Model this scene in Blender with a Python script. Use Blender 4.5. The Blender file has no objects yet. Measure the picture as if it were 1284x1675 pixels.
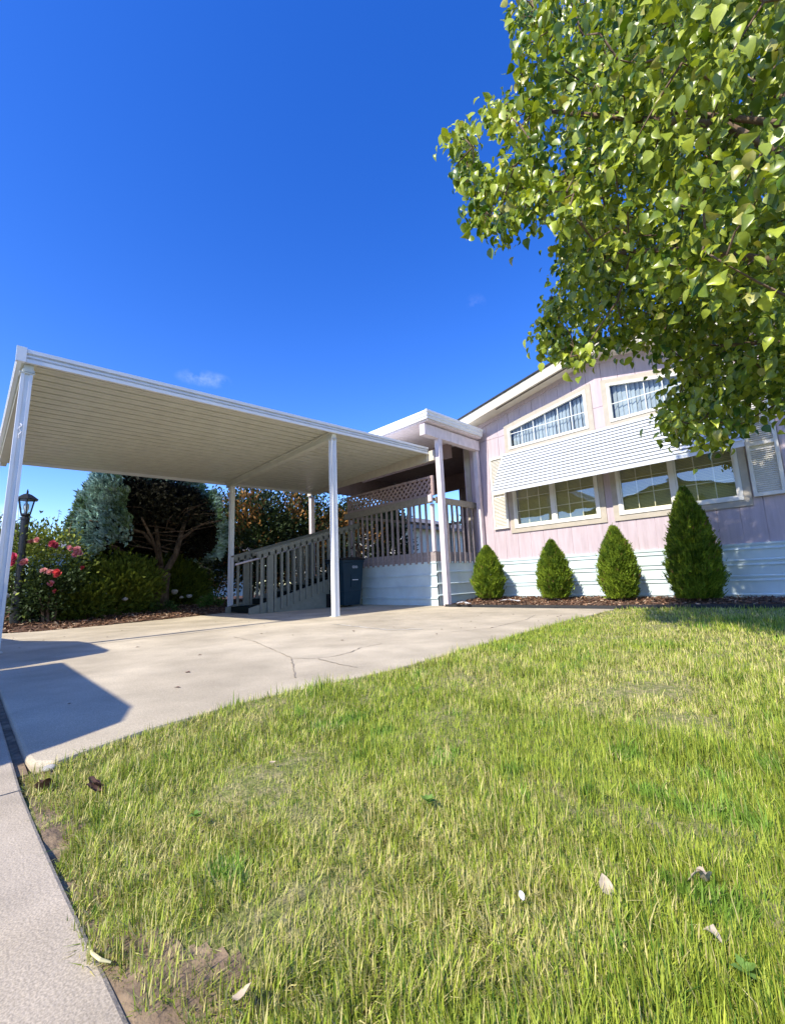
import bpy, math, random
import numpy as np
from mathutils import Vector, Matrix
random.seed(7); RNG = np.random.default_rng(11)
scene = bpy.context.scene
COL = scene.collection
PI = math.pi

# ------------------------------------------------------------------ camera
CAM_H = 0.48
FPX, CX, CY, IH = 706.885, 642.0, 837.5, 1675.0
_a = np.array([-60 - CX, 977 - CY, FPX]); _a /= np.linalg.norm(_a)
_b = np.array([1370 - CX, 919 - CY, FPX]); _b /= np.linalg.norm(_b)
RX, RY = -_a, _b
RZ = np.cross(RX, RY)
R = np.array([RX, RY, RZ])                     # world = R @ (right, down, forward)
def proj(P):
    c = (np.asarray(P) - np.array([0, 0, CAM_H])) @ R
    w = np.where(c[..., 2] > 0.05, c[..., 2], 0.05)
    return c[..., 0] / w * FPX + CX, c[..., 1] / w * FPX + CY, c[..., 2]
def ray(px, py): return R @ np.array([px - CX, py - CY, FPX])
cam_d = bpy.data.cameras.new('camera'); cam = bpy.data.objects.new('camera', cam_d); COL.objects.link(cam)
cam_d.sensor_fit = 'VERTICAL'; cam_d.sensor_height = 36; cam_d.lens = 36 * FPX / IH
cam_d.clip_start = 0.02; cam_d.clip_end = 3000
M3 = Matrix([[R[i, 0], -R[i, 1], -R[i, 2]] for i in range(3)])
cam.matrix_world = Matrix.Translation((0, 0, CAM_H)) @ M3.to_4x4()
scene.camera = cam

# ------------------------------------------------------------------ light
SUN = Vector((-0.06, 1.0, -0.89)).normalized()
sl = bpy.data.lights.new('sun', 'SUN'); so = bpy.data.objects.new('sun', sl); COL.objects.link(so)
sl.energy = 3.7; sl.angle = math.radians(0.55); sl.color = (1.0, 0.93, 0.80)
so.rotation_euler = SUN.to_track_quat('-Z', 'Y').to_euler(); so.location = (0, -20, 20)
wd = bpy.data.worlds.new('World'); scene.world = wd; wd.use_nodes = True
nt = wd.node_tree; nt.nodes.clear()
sky = nt.nodes.new('ShaderNodeTexSky'); sky.sky_type = 'NISHITA'; sky.sun_disc = False
sky.sun_elevation = math.asin(-SUN.z); sky.sun_rotation = math.atan2(-SUN.x, -SUN.y)
sky.altitude = 300; sky.air_density = 1.0; sky.dust_density = 0.3; sky.ozone_density = 3.0
hs = nt.nodes.new('ShaderNodeHueSaturation'); hs.inputs['Saturation'].default_value = 1.35; hs.inputs['Hue'].default_value = 0.521; hs.inputs['Value'].default_value = 1.2
bg = nt.nodes.new('ShaderNodeBackground'); bg.inputs['Strength'].default_value = 0.15
out = nt.nodes.new('ShaderNodeOutputWorld')
nt.links.new(sky.outputs[0], hs.inputs['Color'])
# three wisps of cirrus, placed by direction on the sky
tc = nt.nodes.new('ShaderNodeTexCoord')
nz = nt.nodes.new('ShaderNodeTexNoise'); nz.inputs['Scale'].default_value = 16; nz.inputs['Roughness'].default_value = .6; nz.inputs['Detail'].default_value = 5
nt.links.new(tc.outputs['Generated'], nz.inputs['Vector'])
prev = hs.outputs[0]
for (px, py, sx, sz, amt) in ((335, 620, .06, .02, 3.6), (774, 497, .028, .022, 1.2), (12, 868, .08, .05, 18.0)):
    d = ray(px, py); d /= np.linalg.norm(d)
    t = np.cross(d, [0, 0, 1]); t /= np.linalg.norm(t); u = np.cross(t, d)
    def dot(vec, off):
        n = nt.nodes.new('ShaderNodeVectorMath'); n.operation = 'DOT_PRODUCT'
        nt.links.new(tc.outputs['Generated'], n.inputs[0]); n.inputs[1].default_value = tuple(vec)
        m = nt.nodes.new('ShaderNodeMath'); m.operation = 'DIVIDE'; m.inputs[1].default_value = off
        nt.links.new(n.outputs['Value'], m.inputs[0])
        p = nt.nodes.new('ShaderNodeMath'); p.operation = 'POWER'; p.inputs[1].default_value = 2
        nt.links.new(m.outputs[0], p.inputs[0]); return p.outputs[0], n.outputs['Value']
    a, _ = dot(t, sx); b, _ = dot(u, sz)
    s = nt.nodes.new('ShaderNodeMath'); s.operation = 'ADD'; nt.links.new(a, s.inputs[0]); nt.links.new(b, s.inputs[1])
    mr = nt.nodes.new('ShaderNodeMapRange'); mr.inputs['From Min'].default_value = 1; mr.inputs['From Max'].default_value = 0
    nt.links.new(s.outputs[0], mr.inputs['Value'])
    dd = nt.nodes.new('ShaderNodeVectorMath'); dd.operation = 'DOT_PRODUCT'; nt.links.new(tc.outputs['Generated'], dd.inputs[0]); dd.inputs[1].default_value = tuple(d)
    gt = nt.nodes.new('ShaderNodeMath'); gt.operation = 'GREATER_THAN'; gt.inputs[1].default_value = .5; nt.links.new(dd.outputs['Value'], gt.inputs[0])
    m1 = nt.nodes.new('ShaderNodeMath'); m1.operation = 'MULTIPLY'; nt.links.new(mr.outputs[0], m1.inputs[0]); nt.links.new(gt.outputs[0], m1.inputs[1])
    m2 = nt.nodes.new('ShaderNodeMath'); m2.operation = 'MULTIPLY'; 
    q = nt.nodes.new('ShaderNodeMath'); q.operation = 'POWER'; q.inputs[1].default_value = 1.5; nt.links.new(m1.outputs[0], q.inputs[0])
    nr = nt.nodes.new('ShaderNodeMapRange'); nr.inputs['From Min'].default_value = .46; nr.inputs['From Max'].default_value = .80; nt.links.new(nz.outputs[0], nr.inputs['Value'])
    nt.links.new(q.outputs[0], m2.inputs[0]); nt.links.new(nr.outputs[0], m2.inputs[1])
    ma = nt.nodes.new('ShaderNodeMix'); ma.data_type = 'RGBA'; ma.blend_type = 'ADD'; ma.clamp_factor = False
    m3 = nt.nodes.new('ShaderNodeMath'); m3.operation = 'MULTIPLY'; m3.inputs[1].default_value = amt * .6; nt.links.new(m2.outputs[0], m3.inputs[0])
    nt.links.new(m3.outputs[0], ma.inputs['Factor']); nt.links.new(prev, ma.inputs[6]); ma.inputs[7].default_value = (1, .93, .85, 1)
    prev = ma.outputs[2]
nt.links.new(prev, bg.inputs['Color']); nt.links.new(bg.outputs[0], out.inputs[0])
vs = scene.view_settings; vs.view_transform = 'Standard'; vs.look = 'None'; vs.gamma = 1; vs.exposure = 0.86
scene.cycles.max_bounces = 8; scene.cycles.transparent_max_bounces = 12

# ------------------------------------------------------------------ materials
def lin(c): return tuple(c) + (1,) if len(c) == 3 else c
def mat(name, color, rough=.6, var=.12, scale=6, bump=0, bscale=60, spec=.4, metal=0, col_attr=False, trans=0,
        color2=None, stretch=(1, 1, 1), detail=6, transcol=None, c2pos=(.42, .62), coat=0, grain=0):
    m = bpy.data.materials.new(name); m.use_nodes = True; t = m.node_tree; N = t.nodes; L = t.links
    p = N['Principled BSDF']; p.inputs['Roughness'].default_value = rough; p.inputs['Metallic'].default_value = metal
    p.inputs['Specular IOR Level'].default_value = spec; p.inputs['Coat Weight'].default_value = coat
    tcn = N.new('ShaderNodeTexCoord'); mp = N.new('ShaderNodeMapping'); mp.inputs['Scale'].default_value = stretch
    L.new(tcn.outputs['Object'], mp.inputs['Vector'])
    nn = N.new('ShaderNodeTexNoise'); nn.inputs['Scale'].default_value = scale; nn.inputs['Detail'].default_value = detail
    L.new(mp.outputs[0], nn.inputs['Vector'])
    if col_attr:
        at = N.new('ShaderNodeAttribute'); at.attribute_name = 'Col'; base = at.outputs['Color']
    elif color2 is not None:
        rp = N.new('ShaderNodeValToRGB'); rp.color_ramp.elements[0].position = c2pos[0]; rp.color_ramp.elements[1].position = c2pos[1]
        rp.color_ramp.elements[0].color = lin(color); rp.color_ramp.elements[1].color = lin(color2)
        L.new(nn.outputs[0], rp.inputs[0]); base = rp.outputs[0]
    else:
        rg = N.new('ShaderNodeRGB'); rg.outputs[0].default_value = lin(color); base = rg.outputs[0]
    hv = N.new('ShaderNodeHueSaturation'); L.new(base, hv.inputs['Color'])
    nb = N.new('ShaderNodeTexNoise'); nb.inputs['Scale'].default_value = scale * 2.3; nb.inputs['Detail'].default_value = detail
    L.new(mp.outputs[0], nb.inputs['Vector'])
    mr = N.new('ShaderNodeMapRange'); mr.inputs['To Min'].default_value = 1 - var * 1.6; mr.inputs['To Max'].default_value = 1 + var * 1.6
    mr.inputs['From Min'].default_value = .25; mr.inputs['From Max'].default_value = .75
    L.new(nb.outputs[0], mr.inputs['Value']); last = mr.outputs[0]
    if grain:
        g = N.new('ShaderNodeTexNoise'); g.inputs['Scale'].default_value = 320; g.inputs['Detail'].default_value = 3; L.new(mp.outputs[0], g.inputs['Vector'])
        gm = N.new('ShaderNodeMapRange'); gm.inputs['From Min'].default_value = .35; gm.inputs['From Max'].default_value = .65
        gm.inputs['To Min'].default_value = 1 - grain; gm.inputs['To Max'].default_value = 1 + grain; L.new(g.outputs[0], gm.inputs['Value'])
        mm = N.new('ShaderNodeMath'); mm.operation = 'MULTIPLY'; L.new(last, mm.inputs[0]); L.new(gm.outputs[0], mm.inputs[1]); last = mm.outputs[0]
    L.new(last, hv.inputs['Value']); L.new(hv.outputs[0], p.inputs['Base Color'])
    if bump:
        bn = N.new('ShaderNodeTexNoise'); bn.inputs['Scale'].default_value = bscale; bn.inputs['Detail'].default_value = 5
        L.new(mp.outputs[0], bn.inputs['Vector']); bp = N.new('ShaderNodeBump'); bp.inputs['Strength'].default_value = 1; bp.inputs['Distance'].default_value = bump
        L.new(bn.outputs[0], bp.inputs['Height']); L.new(bp.outputs[0], p.inputs['Normal'])
    if trans:
        tr = N.new('ShaderNodeBsdfTranslucent'); mx = N.new('ShaderNodeMixShader'); mx.inputs[0].default_value = trans
        if transcol:
            mc = N.new('ShaderNodeMix'); mc.data_type = 'RGBA'; mc.blend_type = 'MULTIPLY'; mc.inputs['Factor'].default_value = 1
            L.new(hv.outputs[0], mc.inputs[6]); mc.inputs[7].default_value = lin(transcol); L.new(mc.outputs[2], tr.inputs[0])
        else: L.new(hv.outputs[0], tr.inputs[0])
        L.new(p.outputs[0], mx.inputs[1]); L.new(tr.outputs[0], mx.inputs[2]); L.new(mx.outputs[0], N['Material Output'].inputs[0])
    return m
def glass_mat(name, tint=(.9, .95, .95), refl=.14):
    m = bpy.data.materials.new(name); m.use_nodes = True; t = m.node_tree; N = t.nodes; L = t.links
    N.remove(N['Principled BSDF'])
    lw0 = N.new('ShaderNodeLayerWeight'); lw0.inputs[0].default_value = .5; lw = N.new('ShaderNodeMath'); lw.operation = 'POWER'; lw.inputs[1].default_value = 4; L.new(lw0.outputs['Facing'], lw.inputs[0])
    mr = N.new('ShaderNodeMapRange'); mr.inputs['To Min'].default_value = refl; mr.inputs['To Max'].default_value = .9; L.new(lw.outputs[0], mr.inputs['Value'])
    gl = N.new('ShaderNodeBsdfGlossy'); gl.inputs['Roughness'].default_value = .01
    tr = N.new('ShaderNodeBsdfTransparent'); tr.inputs[0].default_value = lin(tint)
    nn = N.new('ShaderNodeTexNoise'); nn.inputs['Scale'].default_value = 2.2; bp = N.new('ShaderNodeBump'); bp.inputs['Distance'].default_value = .004
    L.new(nn.outputs[0], bp.inputs['Height']); L.new(bp.outputs[0], gl.inputs['Normal'])
    mx = N.new('ShaderNodeMixShader'); L.new(mr.outputs[0], mx.inputs[0]); L.new(tr.outputs[0], mx.inputs[1]); L.new(gl.outputs[0], mx.inputs[2])
    L.new(mx.outputs[0], N['Material Output'].inputs[0]); return m

M = {}
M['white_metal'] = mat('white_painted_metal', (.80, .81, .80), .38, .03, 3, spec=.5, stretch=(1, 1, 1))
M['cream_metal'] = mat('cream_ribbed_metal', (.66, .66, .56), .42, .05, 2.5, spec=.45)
M['skirt'] = mat('pale_vinyl_skirting', (.62, .73, .735), .5, .07, 1.6)
M['siding'] = mat('lavender_wood_siding', (.53, .44, .465), .75, .08, 2, bump=.0008, bscale=45, stretch=(6, 6, .7))
M['trim'] = mat('taupe_trim_paint', (.47, .42, .34), .65, .06, 5)
M['whitewood'] = mat('pinkish_white_painted_timber', (.70, .62, .63), .7, .09, 7, bump=.001, bscale=40, stretch=(1, 1, .4))
M['railwood'] = mat('weathered_taupe_timber', (.30, .26, .20), .75, .12, 8, bump=.001, bscale=40)
M['balwood'] = mat('pink_grey_baluster_paint', (.33, .28, .265), .75, .12, 9, bump=.001, bscale=40)
M['lattice'] = mat('dusty_pink_lattice_paint', (.38, .28, .265), .75, .1, 7)
M['stairwood'] = mat('grey_green_stair_paint', (.23, .23, .18), .7, .08, 6)
M['carpet'] = mat('black_green_outdoor_carpet', (.012, .018, .014), .95, .2, 40, bump=.002, bscale=300, spec=.1)
M['winframe'] = mat('cream_vinyl_window_frame', (.80, .78, .70), .4, .02, 3)
M['shutter'] = mat('cream_shutter_plastic', (.78, .75, .66), .5, .03, 3)
M['fascia'] = mat('cream_fascia_board', (.62, .56, .45), .6, .06, 4)
M['shingle'] = mat('dark_shingle', (.04, .045, .05), .9, .3, 20)
M['soffit'] = mat('dark_vent_brown', (.10, .08, .06), .8, .1, 5)
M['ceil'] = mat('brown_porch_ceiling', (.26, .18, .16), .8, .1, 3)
M['glass'] = glass_mat('window_glass', (.95, .97, .97), .06); M['glass_low'] = glass_mat('reflective_window_glass', (.97, .97, .80), .20)
M['blind_v'] = mat('pale_vertical_blinds', (.40, .47, .50), .7, .10, 3)
M['blind_h'] = mat('olive_tinted_blinds', (.62, .58, .22), .7, .08, 3)
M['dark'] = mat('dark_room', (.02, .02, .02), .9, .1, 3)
M['awning'] = mat('white_aluminium_awning', (.66, .69, .71), .35, .03, 4, spec=.5)
M['brown'] = mat('rust_brown_downspout', (.20, .10, .08), .5, .1, 6)
M['concrete'] = mat('warm_concrete', (.48, .41, .29), .9, .12, 1.3, bump=.0012, bscale=160, color2=(.57, .49, .35), grain=.2, spec=.2)
M['walk'] = mat('grey_exposed_concrete', (.41, .345, .25), .9, .13, 2.5, bump=.0012, bscale=150, color2=(.47, .40, .30), grain=.22, spec=.2)
M['crack'] = mat('crack_dirt', (.31, .26, .19), .95, .25, 20)
M['lighttrowel'] = mat('pale_patching_compound', (.56, .51, .40), .9, .12, 12, grain=.1)
M['asphalt'] = mat('asphalt', (.05, .05, .052), .9, .15, 8, bump=.004, bscale=150)
M['soil'] = mat('dry_soil', (.20, .14, .085), .95, .25, 14, bump=.012, bscale=45, color2=(.30, .22, .13))
M['lawnsoil'] = mat('lawn_thatch', (.17, .19, .045), .95, .3, 30, bump=.008, bscale=120, color2=(.30, .26, .12))
M['ground'] = mat('distant_ground', (.10, .11, .05), .95, .3, .8, color2=(.18, .16, .08))
M['mulchbase'] = mat('mulch_bed_soil', (.07, .035, .02), .95, .3, 25, bump=.015, bscale=60, color2=(.15, .085, .05))
M['chips'] = mat('bark_chips', (.2, .1, .06), .85, .2, 30, col_attr=True, spec=.25)
M['grass'] = mat('grass_blades', (.1, .2, .03), .55, .05, 5, col_attr=True, trans=.22, spec=.3)
M['leaf'] = mat('glossy_pear_leaves', (.08, .16, .02), .34, .10, 30, col_attr=True, trans=.20, transcol=(1.5, 1.5, .5), spec=.5)
M['fol'] = mat('foliage_sprays', (.06, .12, .02), .6, .08, 20, col_attr=True, trans=.15, spec=.25)
M['bark'] = mat('grey_brown_bark', (.13, .085, .055), .9, .3, 9, bump=.02, bscale=25, color2=(.22, .15, .10), stretch=(1, 1, .35))
M['sprucebark'] = mat('scaly_spruce_bark', (.07, .045, .028), .92, .3, 14, bump=.02, bscale=30, color2=(.14, .10, .065), stretch=(1, 1, .6))
M['petal'] = mat('pink_petals', (.85, .3, .32), .6, .1, 20, col_attr=True, trans=.25, spec=.2)
M['black'] = mat('black_painted_metal', (.015, .017, .02), .4, .1, 6, spec=.5)
M['lampglass'] = glass_mat('lantern_glass', (.85, .9, .9), .1)
M['bulb'] = mat('frosted_bulb', (.85, .85, .8), .4, .02, 5)
M['pipe'] = mat('grey_pvc_pipe', (.22, .26, .28), .5, .1, 8)
M['cart'] = mat('navy_teal_cart_plastic', (.008, .032, .05), .5, .08, 4, spec=.4)
M['rubber'] = mat('black_rubber', (.015, .015, .015), .8, .1, 10)
M['label'] = mat('white_marking', (.8, .8, .8), .6, .03, 4)
M['rock'] = mat('pale_river_rock', (.40, .38, .34), .8, .2, 10, bump=.006, bscale=30)
M['plasticsheet'] = mat('white_plastic_sheet', (.75, .74, .74), .5, .08, 10)
M['edging'] = mat('black_lawn_edging', (.03, .03, .03), .7, .1, 10)
M['deadleaf'] = mat('dry_pale_leaf', (.55, .45, .32), .8, .15, 40, trans=.15)
M['deadleafd'] = mat('dry_brown_leaf', (.12, .06, .04), .8, .2, 40)
M['weed'] = mat('weed_leaf_green', (.17, .29, .05), .5, .1, 40, trans=.2)
M['straw'] = mat('dry_straw_stem', (.65, .58, .30), .7, .1, 20)
M['nb_cream'] = mat('cream_neighbour_siding', (.62, .60, .52), .8, .05, 3)
M['nb_blue'] = mat('blue_grey_neighbour_siding', (.30, .42, .46), .8, .05, 3)
M['nb_tan'] = mat('tan_neighbour_siding', (.42, .38, .24), .8, .05, 3)
M['nb_roof'] = mat('grey_neighbour_roof', (.16, .15, .15), .9, .2, 12)
M['fencewood'] = mat('grey_brown_fence_wood', (.22, .17, .13), .9, .2, 10, stretch=(1, 1, .2))
M['truckpaint'] = mat('grey_truck_paint', (.25, .27, .30), .3, .02, 4, coat=.5)
M['chrome'] = mat('wheel_metal', (.5, .5, .5), .3, .05, 4, metal=1)

# ------------------------------------------------------------------ helpers
def wloc(o):
    v = Vector((0, 0, 0))
    while o is not None: v += o.location; o = o.parent
    return v
def tag(o, label=None, cat=None, group=None, kind=None):
    if label: o['label'] = label
    if cat: o['category'] = cat
    if group: o['group'] = group
    if kind: o['kind'] = kind
    return o
def empty(name, loc, label, cat, group=None):
    o = bpy.data.objects.new(name, None); o.empty_display_size = .1; COL.objects.link(o); o.location = loc
    return tag(o, label, cat, group)
class MB:
    """collects boxes, bars and tubes in world coordinates, then links them as ONE mesh"""
    def __init__(s): s.v = []; s.f = []
    def add(s, vs, fs):
        k = len(s.v); s.v += [tuple(v) for v in vs]; s.f += [tuple(i + k for i in f) for f in fs]; return s
    def box(s, x0, x1, y0, y1, z0, z1):
        v = [(x, y, z) for z in (z0, z1) for y in (y0, y1) for x in (x0, x1)]
        return s.add(v, [(0, 2, 3, 1), (4, 5, 7, 6), (0, 1, 5, 4), (2, 6, 7, 3), (0, 4, 6, 2), (1, 3, 7, 5)])
    def prism(s, poly, axis, a, b):
        """poly: list of 2-D points, extruded along axis ('x': pts are (y,z); 'y': (x,z); 'z': (x,y))"""
        n = len(poly)
        def P(p, t): return {'x': (t, p[0], p[1]), 'y': (p[0], t, p[1]), 'z': (p[0], p[1], t)}[axis]
        v = [P(p, a) for p in poly] + [P(p, b) for p in poly]
        f = [tuple(range(n))[::-1], tuple(range(n, 2 * n))] + [(i, (i + 1) % n, n + (i + 1) % n, n + i) for i in range(n)]
        return s.add(v, f)
    def bar(s, p, q, w, h, up=(0, 0, 1)):
        p = Vector(p); q = Vector(q); d = (q - p).normalized(); u = Vector(up)
        side = d.cross(u).normalized(); u = side.cross(d).normalized()
        v = []
        for c in (p, q):
            for a, b in ((-1, -1), (1, -1), (1, 1), (-1, 1)): v.append(c + side * (a * w / 2) + u * (b * h / 2))
        return s.add(v, [(0, 1, 2, 3), (7, 6, 5, 4), (0, 4, 5, 1), (1, 5, 6, 2), (2, 6, 7, 3), (3, 7, 4, 0)])
    def tube(s, pts, rads, n=8, cap=True):
        pts = [Vector(p) for p in pts]; rings = []
        if not isinstance(rads, (list, tuple)): rads = [rads] * len(pts)
        ref = Vector((0, 0, 1)) if abs((pts[-1] - pts[0]).normalized().z) < .9 else Vector((1, 0, 0))
        V = []
        for i, p in enumerate(pts):
            d = (pts[min(i + 1, len(pts) - 1)] - pts[max(i - 1, 0)]).normalized()
            a = d.cross(ref).normalized(); b = d.cross(a).normalized()
            for k in range(n):
                t = 2 * PI * k / n; V.append(p + a * (math.cos(t) * rads[i]) + b * (math.sin(t) * rads[i]))
        F = [(i * n + k, i * n + (k + 1) % n, (i + 1) * n + (k + 1) % n, (i + 1) * n + k) for i in range(len(pts) - 1) for k in range(n)]
        if cap: F += [tuple(range(n))[::-1], tuple(range((len(pts) - 1) * n, len(pts) * n))]
        return s.add(V, F)
    def build(s, name, m, parent=None, smooth=False, bevel=0):
        me = bpy.data.meshes.new(name)
        if parent is not None: o0 = wloc(parent)
        else:
            xs = [v[0] for v in s.v]; ys = [v[1] for v in s.v]; zs = [v[2] for v in s.v]
            o0 = Vector(((min(xs) + max(xs)) / 2, (min(ys) + max(ys)) / 2, min(zs)))
        me.from_pydata([(v[0] - o0[0], v[1] - o0[1], v[2] - o0[2]) for v in s.v], [], s.f); me.update()
        me.materials.append(M[m])
        if smooth: me.shade_smooth() if hasattr(me, 'shade_smooth') else None
        o = bpy.data.objects.new(name, me); COL.objects.link(o)
        if parent is not None: o.parent = parent
        else: o.location = o0
        if bevel:
            b = o.modifiers.new('bevel', 'BEVEL'); b.width = bevel; b.segments = 2; b.limit_method = 'ANGLE'
        return o
def np_mesh(name, V, F, m, parent=None, C=None, origin=None, smooth=False):
    """V (n,3), F (k,3) triangles in world coordinates, C per-vertex colour"""
    V = np.asarray(V, dtype=np.float32); F = np.asarray(F, dtype=np.int32)
    if parent is not None: o0 = np.array(wloc(parent))
    elif origin is not None: o0 = np.array(origin)
    else: o0 = np.array([(V[:, 0].min() + V[:, 0].max()) / 2, (V[:, 1].min() + V[:, 1].max()) / 2, V[:, 2].min()])
    V = V - o0.astype(np.float32)
    me = bpy.data.meshes.new(name); me.vertices.add(len(V)); me.vertices.foreach_set('co', V.ravel())
    k = F.shape[1]
    me.loops.add(F.size); me.loops.foreach_set('vertex_index', F.ravel())
    me.polygons.add(len(F)); me.polygons.foreach_set('loop_start', np.arange(0, F.size, k, dtype=np.int32))
    me.polygons.foreach_set('loop_total', np.full(len(F), k, dtype=np.int32))
    if smooth: me.polygons.foreach_set('use_smooth', np.ones(len(F), dtype=bool))
    if C is not None:
        a = me.color_attributes.new('Col', 'FLOAT_COLOR', 'POINT')
        C4 = np.ones((len(V), 4), dtype=np.float32); C4[:, :3] = C; a.data.foreach_set('color', C4.ravel())
    me.update(calc_edges=True); me.validate(); me.materials.append(M[m])
    o = bpy.data.objects.new(name, me); COL.objects.link(o)
    if parent is not None: o.parent = parent
    else: o.location = tuple(o0)
    return o
def norm(a): return a / np.maximum(np.linalg.norm(a, axis=-1, keepdims=True), 1e-9)
def frames(d, up=None, roll=None):
    """columns: x along d, z near up"""
    d = norm(d); n = len(d)
    up = np.tile([0, 0, 1.], (n, 1)) if up is None else up
    y = np.cross(up, d); bad = np.linalg.norm(y, axis=1) < 1e-3; y[bad] = [0, 1, 0]; y = norm(y); z = np.cross(d, y)
    if roll is not None:
        c, s_ = np.cos(roll)[:, None], np.sin(roll)[:, None]; y, z = y * c + z * s_, -y * s_ + z * c
    return np.stack([d, y, z], axis=2)
def scatter(T, TF, pos, rot, scale, col, vshade=None):
    n, k = len(pos), len(T); scale = np.asarray(scale, float)
    S = scale[:, None, None] if scale.ndim == 1 else scale[:, None, :]
    V = np.einsum('nij,nkj->nki', rot, T[None] * S) + pos[:, None, :]
    F = TF[None] + (np.arange(n) * k)[:, None, None]
    C = np.repeat(col[:, None, :], k, axis=1)
    if vshade is not None: C = C * vshade[None, :, None]
    return V.reshape(-1, 3), F.reshape(-1, TF.shape[1]), C.reshape(-1, 3)
def vnoise(P, scale, seed=0):
    """cheap smooth value noise"""
    P = np.asarray(P, float) * scale + 1000.0; n = P.shape[-1]
    i = np.floor(P).astype(np.int64); f = P - i; f = f * f * (3 - 2 * f); r = np.zeros(P.shape[:-1])
    for c in range(2 ** n):
        w = np.ones(P.shape[:-1]); h = np.full(P.shape[:-1], seed * 7919, dtype=np.int64)
        for a in range(n):
            b = (c >> a) & 1; w = w * (f[..., a] if b else 1 - f[..., a])
            h = h + (i[..., a] + b) * (73856093, 19349663, 83492791)[a]
        h = (h ^ (h >> 13)) * 1274126177 & 0xffffffff
        h = (h ^ (h >> 16)) & 0xffff
        r += w * h / 65535.0
    return r
def inpoly(x, y, poly):
    x = np.asarray(x); y = np.asarray(y); r = np.zeros(x.shape, bool); n = len(poly)
    for i in range(n):
        x1, y1 = poly[i]; x2, y2 = poly[(i + 1) % n]
        if y1 == y2: continue
        c = ((y1 > y) != (y2 > y)) & (x < (x2 - x1) * (y - y1) / (y2 - y1) + x1); r ^= c
    return r
def dup(o, loc, label=None, parent=None):
    c = o.copy(); COL.objects.link(c); c.location = loc
    if parent is not None: c.parent = parent
    return c
def struct(o): o['kind'] = 'structure'; return o

# ------------------------------------------------------------------ ground, road, concrete
g = MB(); g.add([(-900, -900, -.14), (900, -900, -.14), (900, 900, -.14), (-900, 900, -.14)], [(0, 1, 2, 3)])
struct(g.build('ground', 'ground'))
g = MB().box(-60, 60, -9, -1.25, -.20, -.10); struct(g.build('road', 'asphalt'))
# sidewalk / rolled kerb in slabs with tooled joints
def walk_edge(x): return float(np.interp(x, [-60, -1.52, -1.27, -1.0, -.84, -.73, -.63, -.3, 60], [0, 0, .006, .015, .022, .027, .031, .036, .036]))
xs = [-60, -30, -16, -10, -7, -5.6, -4.2, -2.85, -1.512, -.1, 1.3, 2.7, 4.2, 8, 20, 60]
prof_ = [(-1.25, -.17), (.143, -.17), (.146, -.045), (.1455, -.014), (.143, -.007), (.138, -.0045), (-1.22, -.004), (-1.25, -.03)]
g = MB()
for a, b in zip(xs[:-1], xs[1:]):
    a += .004; b -= .004; k = 16 if -2 < a < 0 else 1; V = []; n = len(prof_)
    for i in range(k + 1):
        x = a + (b - a) * i / k; V += [(x, y + (walk_edge(x) if y > 0 else 0), z) for y, z in prof_]
    F = [tuple(range(n))[::-1], tuple(range(k * n, k * n + n))] + [(i * n + j, i * n + (j + 1) % n, (i + 1) * n + (j + 1) % n, (i + 1) * n + j) for i in range(k) for j in range(n)]
    g.add(V, F)
struct(g.build('sidewalk', 'walk'))
LE = [(-1.66, .225), (-1.70, .31), (-1.77, .50), (-1.81, .8), (-1.80, 1.2), (-1.77, 1.69), (-1.83, 2.44), (-1.90, 3.2), (-1.98, 4), (-2.03, 5), (-2.07, 5.96)]
drive = [(-9.4, .172), (-1.80, .172), (-1.71, .18), (-1.66, .225)] + LE[1:] + [(-3.3, 5.86), (-4.6, 5.78), (-4.75, 5.97), (-9.1, 5.97), (-9.1, 4.3), (-8.5, 3.75), (-8.1, 3.5), (-7.8, 2.8), (-7.62, 2.07), (-7.46, 1.3), (-7.43, .72), (-7.6, .45), (-8.2, .3), (-9.4, .25)]
n = len(drive); g = MB()
cxy = np.mean(drive, axis=0)
def ins(p, d):   # small bevel inwards along the edge
    return p
g.prism(drive, 'z', -.13, 0.0)
dr = struct(g.build('driveway', 'concrete', bevel=.012))
def strip(pts, w, z, wv=.5, seed=0):
    """irregular thin ribbon lying on the concrete"""
    r = random.Random(seed); P = []
    for (a, b) in zip(pts[:-1], pts[1:]):
        L = math.dist(a, b); k = max(2, int(L / .035))
        for i in range(k):
            t = i / k; P.append((a[0] + (b[0] - a[0]) * t + r.gauss(0, w * .7 * wv), a[1] + (b[1] - a[1]) * t + r.gauss(0, w * .7 * wv)))
    P.append(pts[-1]); m = MB(); V = []
    for i, p in enumerate(P):
        q = P[min(i + 1, len(P) - 1)]; o = P[max(i - 1, 0)]; dx, dy = q[0] - o[0], q[1] - o[1]; L = math.hypot(dx, dy) or 1
        ww = w * (1 + wv * r.uniform(-.9, .9)) / 2
        V += [(p[0] - dy / L * ww, p[1] + dx / L * ww, z), (p[0] + dy / L * ww, p[1] - dx / L * ww, z)]
    m.add(V, [(2 * i, 2 * i + 1, 2 * i + 3, 2 * i + 2) for i in range(len(P) - 1)]); return m
def gp(px, py, z=0):
    d = ray(px, py); t = (z - CAM_H) / d[2]; return (d[0] * t, d[1] * t)
MB().box(-9.4, -1.67, .143, .171, -.13, -.018).build('joint_dirt', 'soil', dr)
strip([(-4.93, .17), (-4.90, .96), (-4.95, 1.81), (-5.1, 3.0), (-5.15, 3.9), (-5.15, 5.9)], .012, .003, .1, 1).build('expansion_joint', 'crack', dr)
strip([(-3.93, .16), (-3.93, .5)], .010, .003, .1, 2).build('expansion_joint', 'crack', dr)
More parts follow.
